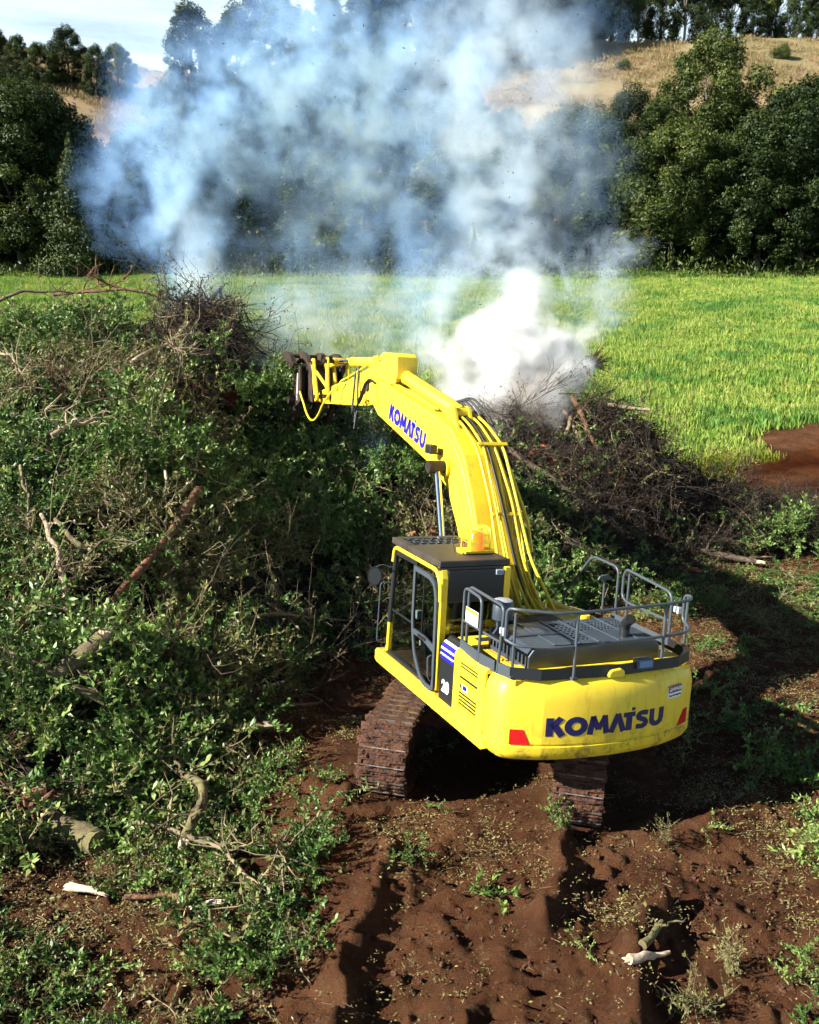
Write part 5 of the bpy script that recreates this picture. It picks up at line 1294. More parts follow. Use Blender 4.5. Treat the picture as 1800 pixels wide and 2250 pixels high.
# ------------------------------------------------------------------ single logs, boughs and sticks on and around the heap
def wobble(path, amt, k=3):
    """polyline refined and bent a little, as a grown branch is"""
    P = [Vector(p) for p in path]; out = [P[0]]
    for a, b in zip(P[:-1], P[1:]):
        for j in range(1, k+1):
            q = a.lerp(b, j/k)
            if not (b is P[-1] and j == k): q = q + Vector((random.uniform(-amt,amt), random.uniform(-amt,amt), random.uniform(-amt,amt)*.6))
            out.append(q)
    return out
def branch(name, path, r0, r1, m, label, cat, forks=(), split=None, lift=.12, wob=.04, n=8, twigs=0, group=None, leaves=0, fl=.6):
    if 10.9 < path[0][1] < 22 and path[0][0] < 1: lift += .05
    path = [(p[0], p[1], p[2] + lift) for p in path]
    if lift > 0: path = [(x, y, max(z, float(surf_z(x, y)) + (.20 if heap_h(x, y) > .3 else .05))) for x, y, z in path]
    P = wobble(path, wob); N_ = len(P)
    B = MB(); B.tube([tuple(p) for p in P], [(r0 + (r1-r0)*i/(N_-1)) * random.uniform(.9,1.12) for i in range(N_)], n)
    o = mesh_obj(name, B, M[m], None, smooth=60)
    tag(o, label, cat, group)
    ends = []
    for f, d, l in forks:
        i = int(f*(N_-1)); a = P[i]; d = Vector(d).normalized(); rr = (r0 + (r1-r0)*f)*.55
        Q = wobble([a, a + d*l*.5, a + d*l + Vector((0,0,-.05*l))], wob*1.5)
        mesh_obj('fork', MB().tube([tuple(p) for p in Q], [rr*(1 - .75*i/(len(Q)-1)) for i in range(len(Q))], 6), M[m], o, smooth=60); ends.append(Q)
    F = Foliage()
    allp = ends + [P[N_//3:]]
    for k in range(twigs):
        Q = random.choice(allp); a = np.array(random.choice(Q[len(Q)//2:] if len(Q) > 3 else Q)); d = rnd(1.) + np.array([0,0,.25]); d /= np.linalg.norm(d); l = fl*random.uniform(.3,1.)
        b = a + d*l*.5 + rnd(.06); c = a + d*l + rnd(.08)
        F.stick([a, b, c], [r1*.5 + .003, r1*.35 + .002, .0015], .5, mi=0, n=3)
        for j in range(leaves): F.leaf(a + (c - a)*random.uniform(.3,1.) + rnd(.03), rnd(1.) + d, np.array([0,0,1.]) + rnd(.6), .09, .04, rng.random(), 1)
    if twigs: link('twigs', F.mesh('twigs', [M[m], M['leafolive']]), o)['kind'] = 'stuff'
    if split:
        e, ln = split
        for which in e:
            a, b = (P[0], P[1]) if which == 0 else (P[-1], P[-2]); d = (a - b).normalized(); rr = r0 if which == 0 else r1
            B = MB(); sd = d.orthogonal().normalized(); s2 = d.cross(sd)
            for k in range(9):
                an = k*2.4; c = a + (sd*math.cos(an) + s2*math.sin(an))*rr*.62*random.random() - d*rr*.3; t = c + d*ln*random.uniform(.3,1.) + Vector((random.uniform(-1,1), random.uniform(-1,1), random.uniform(-1,1)))*rr*.5
                B.tube([tuple(c), tuple(c.lerp(t,.55)), tuple(t)], [rr*.5, rr*.34, rr*.06], 5)
            q = mesh_obj('split_end', B, M['split'], o); q['label'] = 'pale splintered end'
    return o
branch('fallen_branch', [(-4.50,13.5,1.45),(-4.05,14.8,2.0),(-3.80,16.7,2.55)], .05, .085, 'barkred', 'long straight red-brown branch slanting up across the heap', 'branch', lift=.28, wob=.025)
branch('fallen_branch', [(-5.95,14.9,2.5),(-5.35,13.9,2.2),(-4.95,13.0,1.5)], .035, .05, 'pale', 'pale bare branch with two side shoots leaning down the heap', 'branch', forks=[(.25,(.9,-.2,.1),.7),(.4,(-.4,-.6,-.3),.6)], lift=.3, split=((1,), .12))
branch('fallen_branch', [(-5.62,14.6,2.5),(-5.1,14.2,2.15)], .03, .05, 'moss', 'short mossy branch beside the pale two-shoot branch', 'branch', lift=.3)
branch('broken_trunk', [(-5.25,11.9,1.15),(-4.7,11.8,1.2),(-4.15,12.1,1.35)], .15, .12, 'moss', 'broken mossy trunk with white splintered ends', 'trunk', split=((0,1), .34), lift=.12, n=12)
branch('fallen_branch', [(-4.58,11.7,1.1),(-4.05,11.6,.85),(-3.5,11.8,.55),(-2.85,12.1,.32),(-2.4,12.2,.2),(-2.02,12.25,.2)], .05, .075, 'moss', 'long mossy yellow-green branch ending in a white split by the soil', 'branch', forks=[(.35,(-.6,.5,.25),1.3),(.55,(-.8,.5,.5),1.6),(.7,(-.6,.7,.6),1.1)], split=((1,), .26), lift=.18, twigs=30, leaves=1)
branch('fallen_branch', [(-2.87,12.2,.35),(-3.5,12.15,.85),(-4.35,11.75,1.1)], .045, .018, 'twigpale', 'slender pale branch fanning into fine twigs by the track', 'branch', forks=[(.4,(-.9,-.3,.2),1.2),(.5,(-.9,.3,.3),1.3),(.6,(-1,-.1,.05),1.2)], lift=.25, twigs=40, split=((0,), .16))
lg = branch('log', [(-4.30,10.15,.08),(-3.95,9.98,.05),(-3.55,9.72,.06)], .15, .14, 'moss', 'short thick mossy log lying by an upturned root ball', 'log', lift=.12, n=14, split=((0,), .10))
# root ball
B = MB(); c0 = Vector((-4.48,10.34,.30))
for k in range(46):
    d = Vector((random.gauss(-.3,.8), random.gauss(.2,.7), random.gauss(.25,.7))).normalized(); l = random.uniform(.18,.52); r_ = random.uniform(.012,.045)
    q = [c0 + d*.05, c0 + d*l*.55 + Vector((random.uniform(-.08,.08), random.uniform(-.08,.08), random.uniform(-.08,.08))), c0 + d*l + Vector((random.uniform(-.14,.14), random.uniform(-.14,.14), random.uniform(-.2,.1)))]
    B.tube([tuple(p) for p in q], [r_, r_*.7, r_*.2], 5)
for k in range(26): 
    d = Vector((random.gauss(0,1), random.gauss(0,1), random.gauss(0,1))).normalized()*random.uniform(.05,.25); B.obox(c0 + d, (random.random(),.3,.2), (-.3,random.random(),.1), (0,.1,1), .07, .06, .05)
o = mesh_obj('root_ball', B, M['barkred'], smooth=60); tag(o, 'upturned tangle of red-brown roots beside the thick mossy log', 'root ball')
branch('fallen_branch', [(-2.95,10.95,.25),(-2.52,10.55,.3),(-2.46,10.05,.28),(-2.55,9.60,.12)], .045, .07, 'moss', 'crooked mossy branch curving down onto the red soil', 'branch', split=((1,), .14), lift=.14, forks=[(.2,(-.3,.7,.3),.8)], twigs=14, leaves=3)
branch('fallen_branch', [(-3.25,10.0,.15),(-2.65,9.72,.22),(-2.1,9.3,.24),(-1.62,8.85,.12)], .03, .022, 'twigpale', 'long thin pale branch reaching over bare soil, leafy at its tip', 'branch', forks=[(.45,(.8,-.35,.1),1.2),(.55,(-.5,.5,.3),.7),(.75,(.9,-.1,.15),.8)], lift=.14, twigs=44, leaves=5, fl=.7)
branch('stick', [(-3.0,8.82,.08),(-2.62,8.84,.09),(-2.42,8.74,.09)], .03, .018, 'barkred', 'broken reddish stick lying flat on the soil', 'stick', split=((1,), .14), lift=.05)
branch('wood_splinter', [(-2.25,8.70,.05),(-2.0,8.66,.05)], .03, .03, 'split', 'pale wood splinter lying right of the reddish stick', 'splinter', lift=.05, split=((0,1), .1))
branch('sapling', [(-2.05,8.50,.05),(-1.98,8.30,.28),(-1.85,8.10,.15),(-1.5,7.95,.06)], .02, .008, 'twigpale', 'bent sapling arching over smooth red soil', 'sapling', forks=[(.4,(.9,.1,.05),.7),(.5,(-.7,-.4,-.1),.5)], lift=.06, twigs=20, leaves=8, fl=.45)
branch('wood_splinter', [(-3.62,8.95,.1),(-3.3,8.86,.1)], .05, .03, 'split', 'white torn wood chunk in the leaf litter', 'splinter', lift=.06, split=((0,1), .16))
branch('log', [(4.6,22.0,.8),(6.1,21.9,.35),(7.6,21.75,.12),(8.15,21.4,.10)], .11, .06, 'bark', 'long forked grey log at the open end of the heap', 'log', forks=[(.45,(.5,.4,.75),1.1),(.6,(.5,.6,.55),1.5),(.8,(.9,-.4,.2),.8)], lift=.1, split=((1,), .25))
branch('log', [(2.4,22.3,2.5),(3.6,21.3,1.7),(4.9,21.5,.75)], .07, .10, 'bark', 'slim grey trunk leaning down the shaded heap behind the machine', 'log', lift=.22)
branch('fallen_branch', [(4.10,23.9,3.55),(4.62,22.9,2.35)], .07, .05, 'barkred', 'thick brown stick leaning upright beside the white smoke', 'branch', lift=.25)
branch('fallen_branch', [(3.9,23.9,3.2),(4.5,22.9,2.1)], .05, .04, 'pale', 'pale stick crossing behind the thick brown leaning stick', 'branch', lift=.25)
branch('fallen_branch', [(3.80,23.2,2.3),(4.05,23.7,3.1)], .05, .06, 'pale', 'short upright pale stump left of the leaning sticks', 'branch', lift=.25)
branch('fallen_branch', [(5.0,23.9,3.3),(6.0,23.6,3.2)], .05, .04, 'pale', 'pale branch lying level on the shaded right shoulder', 'branch', lift=.3)
branch('stick', [(2.22,7.86,.10),(2.50,8.22,.22)], .045, .03, 'moss', 'dark mossy stick stuck in the soil by a white wood shard', 'stick', lift=.05, forks=[(.8,(.9,.3,.2),.35)])
branch('wood_shard', [(2.05,7.66,.18),(2.28,7.84,.16),(2.5,7.92,.10)], .05, .02, 'split', 'white jagged wood shard lying on bare soil', 'wood shard', lift=.06, split=((0,), .12))
# dark outlines along the crest
R1 = branch('charred_branch', [(-5.75,24.3,5.5),(-5.46,24.6,6.05),(-4.80,24.9,6.85)], .10, .05, 'char', 'charred branch pointing up from the crest in the smoke', 'branch', lift=-0.35, wob=.03, split=None)
branch('charred_branch', [(-4.84,24.9,6.80),(-4.70,24.8,6.4),(-4.12,24.7,5.65)], .03, .018, 'char', 'thin curved charred shoot hanging from the crest', 'branch', lift=-0.35, wob=.04)
branch('charred_branch', [(-4.86,24.95,6.75),(-4.80,24.9,6.3),(-4.35,24.8,5.75)], .025, .014, 'char', 'second thin charred shoot close beside the curved one', 'branch', lift=-0.35, wob=.04)
branch('charred_branch', [(-6.0,23.8,5.2),(-4.9,23.6,4.7),(-3.75,23.0,4.0)], .09, .05, 'char', 'long charred bough sloping down beside the smoking hollow', 'branch', lift=0.00, forks=[(.3,(.8,.1,.5),1.1),(.5,(.6,-.3,.6),.9),(.7,(.7,0,.7),.8)], twigs=20)
branch('charred_branch', [(-5.6,23.9,5.7),(-4.4,24.0,5.5),(-3.6,23.9,4.9)], .05, .02, 'char', 'arching charred bough over the smoking hollow', 'branch', lift=-0.05, forks=[(.3,(.8,-.1,.2),1.2),(.5,(.9,-.4,.0),1.0),(.6,(.8,.2,-.4),1.0)], twigs=36, fl=.9)
branch('fallen_branch', [(-10.5,23.4,6.0),(-9.4,23.6,6.5),(-8.2,23.7,6.45)], .05, .02, 'bark', 'bare arching branch on the crest at the far left', 'branch', lift=-0.10, forks=[(.2,(-.9,0,.25),1.3),(.4,(-.9,.2,.1),1.2)], twigs=22, fl=.9)
branch('fallen_branch', [(-8.1,24.0,6.5),(-7.75,24.0,7.15)], .025, .01, 'barkred', 'thin upright shoot on the crest between pasture and heap', 'branch', lift=-0.20, forks=[(.2,(-.6,0,.6),.6)])
branch('fallen_branch', [(-8.8,24,6.4),(-7.0,23.9,6.55),(-5.6,23.9,6.2)], .04, .03, 'barkred', 'red-brown branches woven along the top of the crest', 'branch', lift=-0.10, forks=[(.3,(.8,0,.25),1.2),(.6,(-.8,.1,.3),1.)], twigs=40, fl=.8)
sb = branch('uprooted_sapling', [(3.5,25.4,3.1),(4.25,26.0,4.05),(4.9,26.0,4.45)], .12, .075, 'char', 'uprooted sapling with dark roots sticking out of the smoke', 'sapling', lift=0., wob=.03)
F = Foliage()
for k in range(60):
    a = np.array([4.85 + .1*rng.random(), 26.0, 4.42]) + rnd(.06); d = np.array([.9, -.1, .35]) + rnd(.9); d /= np.linalg.norm(d); l = .25 + .5*rng.random(); F.stick([a, a + d*l*.5 + rnd(.06), a + d*l + rnd(.1)], [.022, .014, .003], .5, mi=0, n=4)
link('roots', F.mesh('roots', [M['barkred']]), sb)
branch('fallen_branch', [(-4.8,20.9,4.3),(-4.3,21.4,4.15),(-3.95,21.9,3.95)], .09, .05, 'bark', 'grey broken limb with pale torn end above the red root tuft', 'branch', lift=.25, split=((0,), .2))
branch('fallen_branch', [(-8.5,19.7,4.7),(-8.0,19.3,4.75),(-7.65,18.8,4.4)], .035, .015, 'pale', 'pale drooping branch at the far left edge of the heap', 'branch', lift=.35, twigs=20, fl=.8)
branch('fallen_branch', [(-6.4,16.8,3.5),(-6.0,17.2,3.7),(-5.5,17.5,3.75)], .05, .02, 'pale', 'pale knot of curling branches on the heap', 'branch', lift=.3, forks=[(.2,(.3,.3,.7),.6),(.4,(.8,.2,.4),.7),(.6,(.9,-.3,.1),.8),(.3,(-.6,.2,.6),.5)], twigs=14, wob=.08)
branch('fallen_branch', [(-5.7,19.9,4.7),(-5.2,20.6,4.95),(-4.8,20.5,4.8)], .05, .03, 'pale', 'pale broken limb below the smoking hollow', 'branch', lift=.25, split=((0,), .15), twigs=26, fl=.7)
branch('fallen_branch', [(-6.8,16.3,3.0),(-6.3,15.3,2.7),(-5.95,14.4,2.3)], .03, .015, 'twigpale', 'thin bowed branch left of the pale two-shoot branch', 'branch', lift=.35, twigs=22, leaves=2)
branch('stick', [(-4.70,16.6,2.9),(-4.52,15.5,2.4)], .022, .012, 'pale', 'thin pale stick leaning above the long red-brown branch', 'stick', lift=.3, forks=[(.4,(.5,-.3,-.3),.5)])
branch('stick', [(-4.38,16.7,2.9),(-4.30,16.3,2.4)], .025, .02, 'split', 'short bright upright stick on the heap', 'stick', lift=.3)
branch('fallen_branch', [(-2.7,14.5,1.0),(-2.25,14.8,.95),(-1.7,15.6,.6)], .035, .018, 'twigpale', 'pale arching branch at the foot of the heap by the cab', 'branch', lift=.2, twigs=34, fl=.8, leaves=1)
branch('stick', [(-3.5,13.6,1.2),(-3.25,12.9,.9)], .04, .025, 'barkred', 'reddish stick standing in the lower heap', 'stick', lift=.25)
branch('stick', [(-2.0,12.95,.25),(-1.35,13.4,.12)], .035, .03, 'bark', 'dark stick on the soil beside the crawler track', 'stick', lift=.08)
branch('stick', [(-2.25,13.55,.3),(-1.95,13.75,.3)], .03, .02, 'split', 'small bright split stick above the dark stick', 'stick', lift=.1)
# tuft of red roots
F = Foliage()
for k in range(150):
    a = np.array([-4.0, 21.45, 4.0]) + rnd(.14); d = rnd(1.) + np.array([0,-.3,.3]); d /= np.linalg.norm(d); l = .15 + .25*rng.random(); F.stick([a, a + d*l*.5 + rnd(.04), a + d*l], [.010, .007, .002], .5, mi=0, n=3)
M['rootred'] = mat('fresh_red_roots', (.34,.085,.03), .8, col2=(.18,.05,.02), nscale=9.)
o = link('root_tuft', F.mesh('root_tuft', [M['rootred']])); tag(o, 'bright orange-red tuft of roots on the heap left of the grab', 'root tuft')

# leafy boughs that stand out by themselves
def bough(name, c, n, rad, hgt, label, cat='bough', protos=LEAFY, sc=1., up=.4):
    vs_, qs, mi, vl, off = [], [], [], [], 0
    for k in range(n):
        me = protos[rng.integers(len(protos))].data
        v = np.empty(len(me.vertices)*3, np.float32); me.vertices.foreach_get('co', v); v = v.reshape(-1,3)
        q = np.empty(len(me.polygons)*4, np.int32); me.loops.foreach_get('vertex_index', q); q = q.reshape(-1,4)
        mm = np.empty(len(me.polygons), np.int32); me.polygons.foreach_get('material_index', mm)
        at = np.empty(len(me.polygons), np.float32); me.attributes['v'].data.foreach_get('value', at)
        a = rng.uniform(0, 6.28); d = rad*math.sqrt(rng.random())*.75; tz = (1 - (d/rad)**2)
        rot = (Matrix.Rotation(a, 3, 'Z') @ Matrix.Rotation(-up*(1.2*rng.random()), 3, 'Y') @ Matrix.Rotation(rng.normal(0,.5), 3, 'X'))
        v = v @ np.array(rot).T * sc * rng.uniform(.7,1.1) + np.array([d*math.cos(a), d*math.sin(a), hgt*tz*rng.uniform(.25,1.)])
        vs_.append(v); qs.append(q + off); off += len(v); mi.append(mm); vl.append(at)
    me = np_mesh(name, np.concatenate(vs_), quads=np.concatenate(qs), mats=list(protos[0].data.materials))
    me.polygons.foreach_set('material_index', np.concatenate(mi)); a_ = me.attributes.new('v', 'FLOAT', 'FACE'); a_.data.foreach_set('value', np.concatenate(vl))
    o = link(name, me); o.location = c; tag(o, label, cat); return o
def gz(x, y): return float(surf_z(x, y))
bough('leafy_bough', (8.9,22.9,gz(8.9,22.9)), 26, 1.15, .8, 'rounded leafy bough lying apart on bare soil at the heap end')
bough('leafy_bough', (5.0,9.6,gz(5.0,9.6)), 16, .5, .4, 'bright green bough at the right edge beyond the shadow', up=.6, sc=.75)
bough('leafy_bough', (5.2,11.6,gz(5.2,11.6)), 8, .5, .3, 'small green bough just above the right edge shadow')
bough('leafy_bough', (-.05,9.2,gz(-.05,9.2)), 4, .16, .2, 'small green sprig in the soil behind the left track', sc=.4, up=.8)
bough('leafy_bough', (1.78,9.95,gz(1.78,9.95)), 5, .16, .2, 'tiny green sprig on the ridge behind the right track', sc=.4, up=.9)
bough('leafy_bough', (2.2,21.0,1.3), 22, .95, .7, 'leafy bough on the heap right of the boom foot', protos=LEAFY)
bough('leafy_bough', (-3.2,21.3,3.7), 30, 1.0, .9, 'yellow-green leafy bough piled beneath the grab')
bough('leafy_bough', (.1,20.2,2.4), 16, .8, .6, 'leafy bough on the heap under the boom')
bough('leafy_bough', (5.6,18.3,gz(5.6,18.3)), 9, .7, .25, 'flattened green bough beyond the right handrail', protos=LEAFY)
bough('leafy_bough', (7.0,17.4,gz(7.0,17.4)), 9, .8, .25, 'trampled bough on the lit soil right of the machine', protos=OLIVE)
bough('leafy_bough', (-1.15,9.35,gz(-1.15,9.35)), 9, .42, .25, 'leafy branch tip resting on the soil left of the ridge', sc=.7)
bough('leafy_bough', (-1.45,8.0,gz(-1.45,8.0)), 14, .5, .2, 'low green leafy bough at the bottom edge', sc=.6, up=.2)
bough('weed', (3.73,7.69,gz(3.73,7.69)), 5, .16, .3, 'green weed seedling at the bottom right corner', 'weed', sc=.45, up=1.3)
bough('weed', (3.05,7.88,gz(3.05,7.88)), 7, .2, .22, 'dry grey-green weed by the white wood shard', 'weed', OLIVE, .42, 1.2)
bough('weed', (2.55,7.3,gz(2.55,7.3)), 9, .3, .22, 'mossy green weed patch at the bottom edge', 'weed', OLIVE, .5, .9)
bough('weed', (2.95,9.85,gz(2.95,9.85)), 4, .14, .16, 'small dry tuft on the soil below the counterweight shadow', 'weed', OLIVE, .35, 1.2)
# glowing embers in the heap; the nearer cluster stands for red-brown leaf bits
F = Foliage()
for j in range(70):
    c = ((3.2,23.0) if j % 2 else (.35,19.4)); x, y = c[0] + rng.normal(0,.28), c[1] + rng.normal(0,.25); F.leaf(np.array([x, y, gz(x, y) + .02 + .12*rng.random()]), rnd(1.), np.array([0,-.6,.6]) + rnd(.5), .10, .05, .5)
M['ember'] = mat('ember', (.10,.02,.015), .8, emit=(1.,.16,.08,1.2))  # the leaf bits share this emission, an added glow
o = link('embers', F.mesh('embers', [M['ember']])); tag(o, 'dull red embers and red-brown leaf bits low in the heap', 'embers', kind='stuff')
# ------------------------------------------------------------------ smoke
BROWN =  [(2.54, 24.0, 3.57, 0.98, 0.9), (3.1, 23.8, 3.14, 0.8, 0.9), (1.84, 23.8, 3.14, 0.69, 0.7), (3.48, 24.2, 4.02, 0.7, 0.6), (2.39, 23.5, 2.72, 0.56, 0.8), (2.94, 23.2, 2.31, 0.56, 0.5)]
WHITE =  [(2.72, 24.8, 4.29, 1.43, 2.0), (2.19, 25, 5.09, 1.02, 1.7), (3.44, 25, 4.98, 0.96, 1.7), (3.82, 24.6, 4.3, 0.89, 1.8), (3.14, 24.2, 3.64, 0.93, 2.0), (1.96, 24, 3.61, 0.81, 1.7), (2.5, 23.5, 2.93, 0.68, 1.4), (1.31, 25, 4.27, 0.9, 1.1), (3.63, 23.9, 3.33, 0.63, 1.3), (1.1, 24, 3.55, 0.69, 0.8), (2.67, 25.2, 5.79, 0.79, 1.0), (1.6, 25, 4.98, 0.78, 1.0), (4.18, 25.2, 5.08, 0.55, 0.8), (0.77, 25, 4.74, 0.72, 0.7), (3.06, 25.6, 6.36, 0.74, 0.6), (4.36, 24.7, 4.41, 0.71, 1.4), (4.44, 25, 5.09, 0.6, 1.0)]
PALE =  [(2.79, 26, 6.86, 1.5, 0.85), (2.38, 26.5, 8.06, 1.59, 0.85), (4.07, 25.6, 6.5, 1.17, 0.765), (5.17, 25.6, 7.31, 0.98, 1.275), (5.93, 25.6, 7.63, 0.64, 1.615), (4.78, 25.4, 5.81, 1.1, 0.51), (5.6, 25.5, 6.62, 0.92, 0.595), (2.4, 27, 9.27, 1.69, 0.612), (1.86, 27.5, 10.51, 1.98, 0.476), (3.35, 27.5, 10.74, 1.98, 0.442), (3.86, 28, 12.34, 2.15, 0.374), (1.37, 28, 12.34, 2.42, 0.408), (2.59, 28, 13.6, 2.56, 0.442), (5.14, 27, 10.09, 1.23, 0.17), (5.39, 28, 11.76, 1.21, 0.17), (4.33, 27, 8.92, 1.3, 0.408), (1.21, 26, 6.86, 1.19, 0.51), (2.68, 26, 6.27, 1.12, 0.8), (4.87, 26, 6.39, 1.0, 0.5), (3.45, 26.5, 7.35, 1.27, 0.5), (-2.41, 25.5, 5.15, 1.29, 1.5), (-0.98, 25.8, 5.26, 1.24, 1.3), (-3.68, 25, 5.0, 0.96, 1.6), (0.37, 26, 5.13, 1.19, 1.5), (-3.18, 26, 5.91, 1.19, 0.6), (-1.52, 27, 6.27, 1.43, 0.5), (0.0, 27, 6.27, 1.43, 0.5), (1.22, 26, 5.79, 1.19, 0.9), (-4.18, 25, 5.7, 0.66, 0.6), (-4.92, 24.2, 5.27, 0.81, 2.2), (-5.08, 23.2, 4.77, 0.61, 1.6), (-5.54, 24.6, 6.1, 0.83, 2.0), (-5.69, 25.2, 6.96, 0.97, 1.5), (-5.87, 24, 5.83, 0.58, 1.2), (-4.27, 23.6, 4.74, 0.57, 1.2), (-4.63, 26, 6.39, 1.0, 0.4), (-6.0, 26, 8.02, 1.06, 0.5), (5.51, 26, 5.79, 1.12, 0.35), (3.17, 27, 5.9, 1.43, 0.6)]
BLUE =  [(-5.45, 24.5, 6.27, 1.18, 0.248), (-5.57, 25, 7.29, 1.43, 0.248), (-5.92, 25.5, 8.33, 1.76, 0.248), (-6.76, 26, 9.28, 2.03, 0.225), (-7.35, 26, 8.48, 1.56, 0.203), (-5.98, 26.5, 10.47, 2.39, 0.216), (-5.31, 27, 11.68, 2.43, 0.189), (-6.87, 27, 11.9, 1.54, 0.171), (-3.67, 27.5, 12.46, 1.9, 0.216), (-3.21, 28, 13.49, 1.85, 0.189), (-4.65, 27, 10.09, 1.78, 0.162), (-3.46, 27.5, 11.09, 2.15, 0.153), (-2.51, 27.5, 9.33, 2.07, 0.108), (-1.26, 28, 10.7, 2.69, 0.126), (-0.63, 28.5, 12.45, 2.91, 0.126), (-1.79, 29, 13.62, 2.61, 0.099), (-2.12, 27, 7.97, 1.7, 0.09), (-3.45, 26.5, 7.23, 1.27, 0.135), (-5.02, 26, 8.37, 1.25, 0.099), (-4.13, 26.5, 8.87, 1.27, 0.059), (-7.68, 26.5, 10.13, 1.59, 0.135), (-0.26, 28, 8.77, 2.02, 0.09), (0.38, 29, 13.86, 2.61, 0.108), (-3.05, 25, 6.04, 1.28, 0.203), (-1.46, 26, 6.39, 1.48, 0.135), (0.0, 26, 6.39, 1.48, 0.144), (-0.83, 21.5, 3.76, 0.78, 0.081), (-0.95, 19.5, 3.05, 0.47, 0.099), (2.93, 24, 2.05, 0.87, 0.135), (2.1, 24, 2.41, 0.87, 0.135), (2.26, 28, 11.76, 2.96, 0.12), (3.59, 28, 9.14, 2.69, 0.1), (1.03, 28, 9.14, 2.69, 0.1), (-1.76, 28, 11.18, 3.5, 0.09), (-4.18, 26.5, 7.35, 1.53, 0.1), (-0.5, 27, 7.37, 1.82, 0.14), (4.68, 28, 10.58, 1.62, 0.08), (4.28, 28.5, 13.27, 2.06, 0.12), (-2.52, 27, 6.64, 1.95, 0.1), (0.63, 27, 6.64, 1.95, 0.1)]
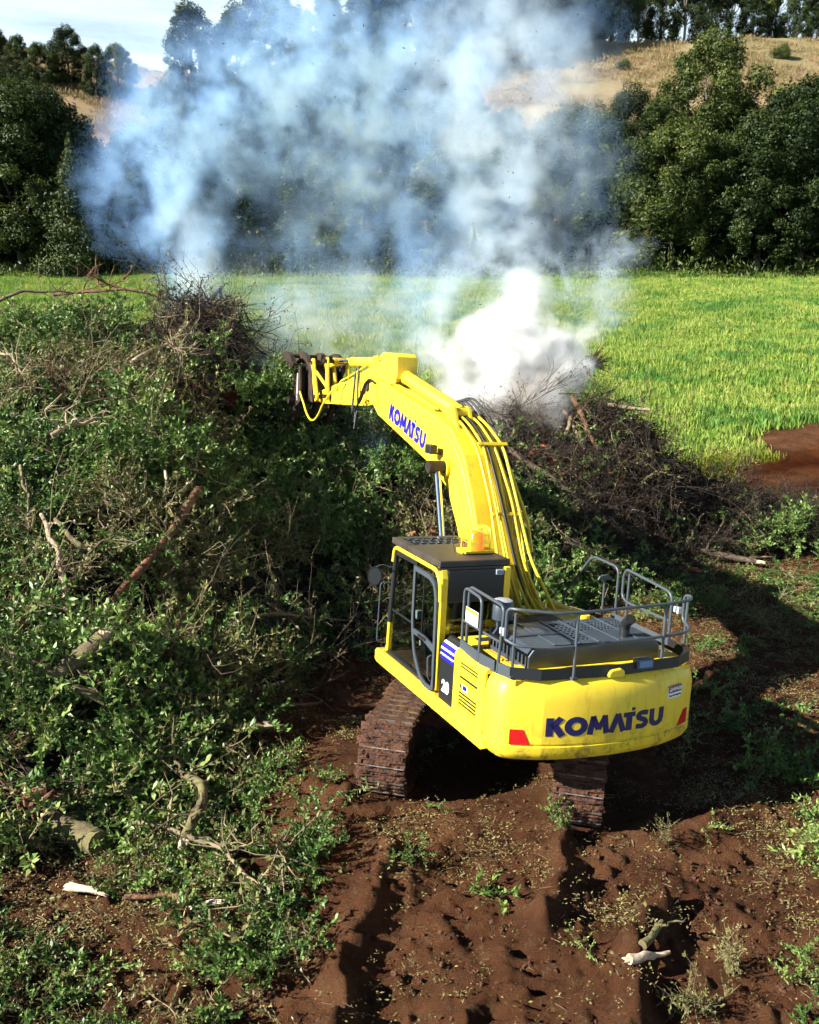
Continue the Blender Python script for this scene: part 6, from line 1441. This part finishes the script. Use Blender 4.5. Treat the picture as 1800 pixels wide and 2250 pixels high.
def smoke(name, puffs, lo, hi, vox, color, dens, warp, nz, lohi, label, aniso=.0, depth=1.0, absorb=0.):
    """a fog grid: soft puffs torn by turbulence, denser and thinner by fractal noise"""
    g = bpy.data.node_groups.new(name, 'GeometryNodeTree')
    g.interface.new_socket('Geometry', in_out='INPUT', socket_type='NodeSocketGeometry')
    g.interface.new_socket('Geometry', in_out='OUTPUT', socket_type='NodeSocketGeometry')
    N = g.nodes.new; L = g.links.new
    go = N('NodeGroupOutput'); pos = N('GeometryNodeInputPosition').outputs[0]
    def noise(sc, det, rough=.6, vec=pos, out='Fac'):
        n = N('ShaderNodeTexNoise'); n.inputs['Scale'].default_value = sc; n.inputs['Detail'].default_value = det; n.inputs['Roughness'].default_value = rough
        L(vec, n.inputs['Vector']); return n.outputs[out]
    def vm(op, a, b=None, c=None):
        n = N('ShaderNodeVectorMath'); n.operation = op
        for i, t in enumerate((a, b, c)):
            if t is None: continue
            if isinstance(t, tuple): n.inputs[i].default_value = t
            else: L(t, n.inputs[i])
        return n.outputs['Value'] if op in ('LENGTH',) else n.outputs[0]
    def mt(op, a, b=None):
        n = N('ShaderNodeMath'); n.operation = op
        for i, t in enumerate((a, b)):
            if t is None: continue
            if isinstance(t, (int, float)): n.inputs[i].default_value = t
            else: L(t, n.inputs[i])
        return n.outputs[0]
    def mr(v, a, b, c, d, kind='SMOOTHSTEP'):
        n = N('ShaderNodeMapRange'); n.interpolation_type = kind; L(v, n.inputs['Value'])
        for k, q in zip(('From Min','From Max','To Min','To Max'), (a, b, c, d)): n.inputs[k].default_value = q
        return n.outputs['Result']
    p = pos
    for sc, am in warp:
        p = vm('MULTIPLY_ADD', vm('SUBTRACT', noise(sc, 3, .55, pos, 'Color'), (.5,.5,.5)), (am,am,am), p)
    tot = None
    for x, y, z, r, w in puffs:
        i = (1/r, 1/(r*depth), 1/r); q = vm('MULTIPLY_ADD', p, i, (-x*i[0], -y*i[1], -z*i[2]))
        f = mr(vm('LENGTH', q), lohi[0], lohi[1], w, 0.)
        tot = f if tot is None else mt('ADD', tot, f)
    n1 = mr(noise(nz[0], 9, .66, p), nz[1], nz[2], nz[3], nz[4])
    d = mt('MULTIPLY', mt('MULTIPLY', tot, n1), dens)
    # nothing may touch the walls of the grid
    vc = N('GeometryNodeVolumeCube'); L(d, vc.inputs['Density']); vc.inputs['Min'].default_value = lo; vc.inputs['Max'].default_value = hi
    for k, ax in enumerate('XYZ'): vc.inputs['Resolution ' + ax].default_value = int((hi[k]-lo[k])/vox)
    m = bpy.data.materials.new(name); m.use_nodes = True; nt = m.node_tree; nt.nodes.clear()
    o_ = nt.nodes.new('ShaderNodeOutputMaterial'); pv = nt.nodes.new('ShaderNodeVolumePrincipled')
    pv.inputs['Color'].default_value = (*color, 1); pv.inputs['Absorption Color'].default_value = (1-absorb,)*3 + (1,); pv.inputs['Density'].default_value = 1.0; pv.inputs['Anisotropy'].default_value = aniso
    nt.links.new(pv.outputs[0], o_.inputs['Volume'])
    sm = N('GeometryNodeSetMaterial'); sm.inputs['Material'].default_value = m
    L(vc.outputs[0], sm.inputs['Geometry']); L(sm.outputs[0], go.inputs['Geometry'])
    me = bpy.data.meshes.new(name); me.from_pydata([lo, hi], [], []); me.materials.append(m)
    o = link(name, me); o.modifiers.new('smoke', 'NODES').node_group = g
    tag(o, label, 'smoke', kind='stuff'); return o
smoke('white_smoke', WHITE, (-2.4, 20.4, 1.8), (6.0, 28.2, 9.4), .075, (.95,.95,.95), 2.0, ((.8,1.0),(2.0,.75),(4.6,.32)), (1.5,.40,.58,.03,1.6), (.15,1.0), 'thick white smoke boiling out of the burning heap', absorb=1.)
smoke('brown_smoke', BROWN, (-.6, 21., 1.4), (5.2, 26.8, 6.4), .09, (.84,.70,.56), 1.0, ((.9,.8),(2.2,.5),(5.,.2)), (1.7,.40,.60,.1,1.5), (.1,1.0), 'brownish smoke at the foot of the white billow', absorb=1.)
smoke('pale_smoke', PALE, (-8., 20., 1.6), (9.4, 31., 18.5), .10, (.62,.79,1.0), .58, ((.4,1.5),(1.1,1.2),(2.8,.6),(7.,.2)), (1.0,.44,.58,.04,1.9), (.0,1.05), 'pale grey smoke drifting up from the white billow', depth=.75)
smoke('blue_smoke', BLUE, (-12., 18., 1.), (9., 31.5, 20.), .105, (.31,.55,1.0), 1.6, ((.35,1.7),(1.0,1.4),(2.6,.7),(6.5,.25)), (.9,.44,.58,.05,2.1), (.0,1.1), 'thin blue smoke drifting up across the trees', depth=.75)
# flakes of ash carried up in the smoke
F = Foliage()
for j in range(130):
    q = np.array([rng.uniform(-5, 7), rng.uniform(22, 27), rng.uniform(6, 15)]); F.leaf(q, rnd(1.), rnd(1.), .05 + .06*rng.random(), .025, .5)
o = link('ash_flakes', F.mesh('ash_flakes', [M['char']])); tag(o, 'black flakes of ash floating in the smoke', 'ash', kind='stuff')
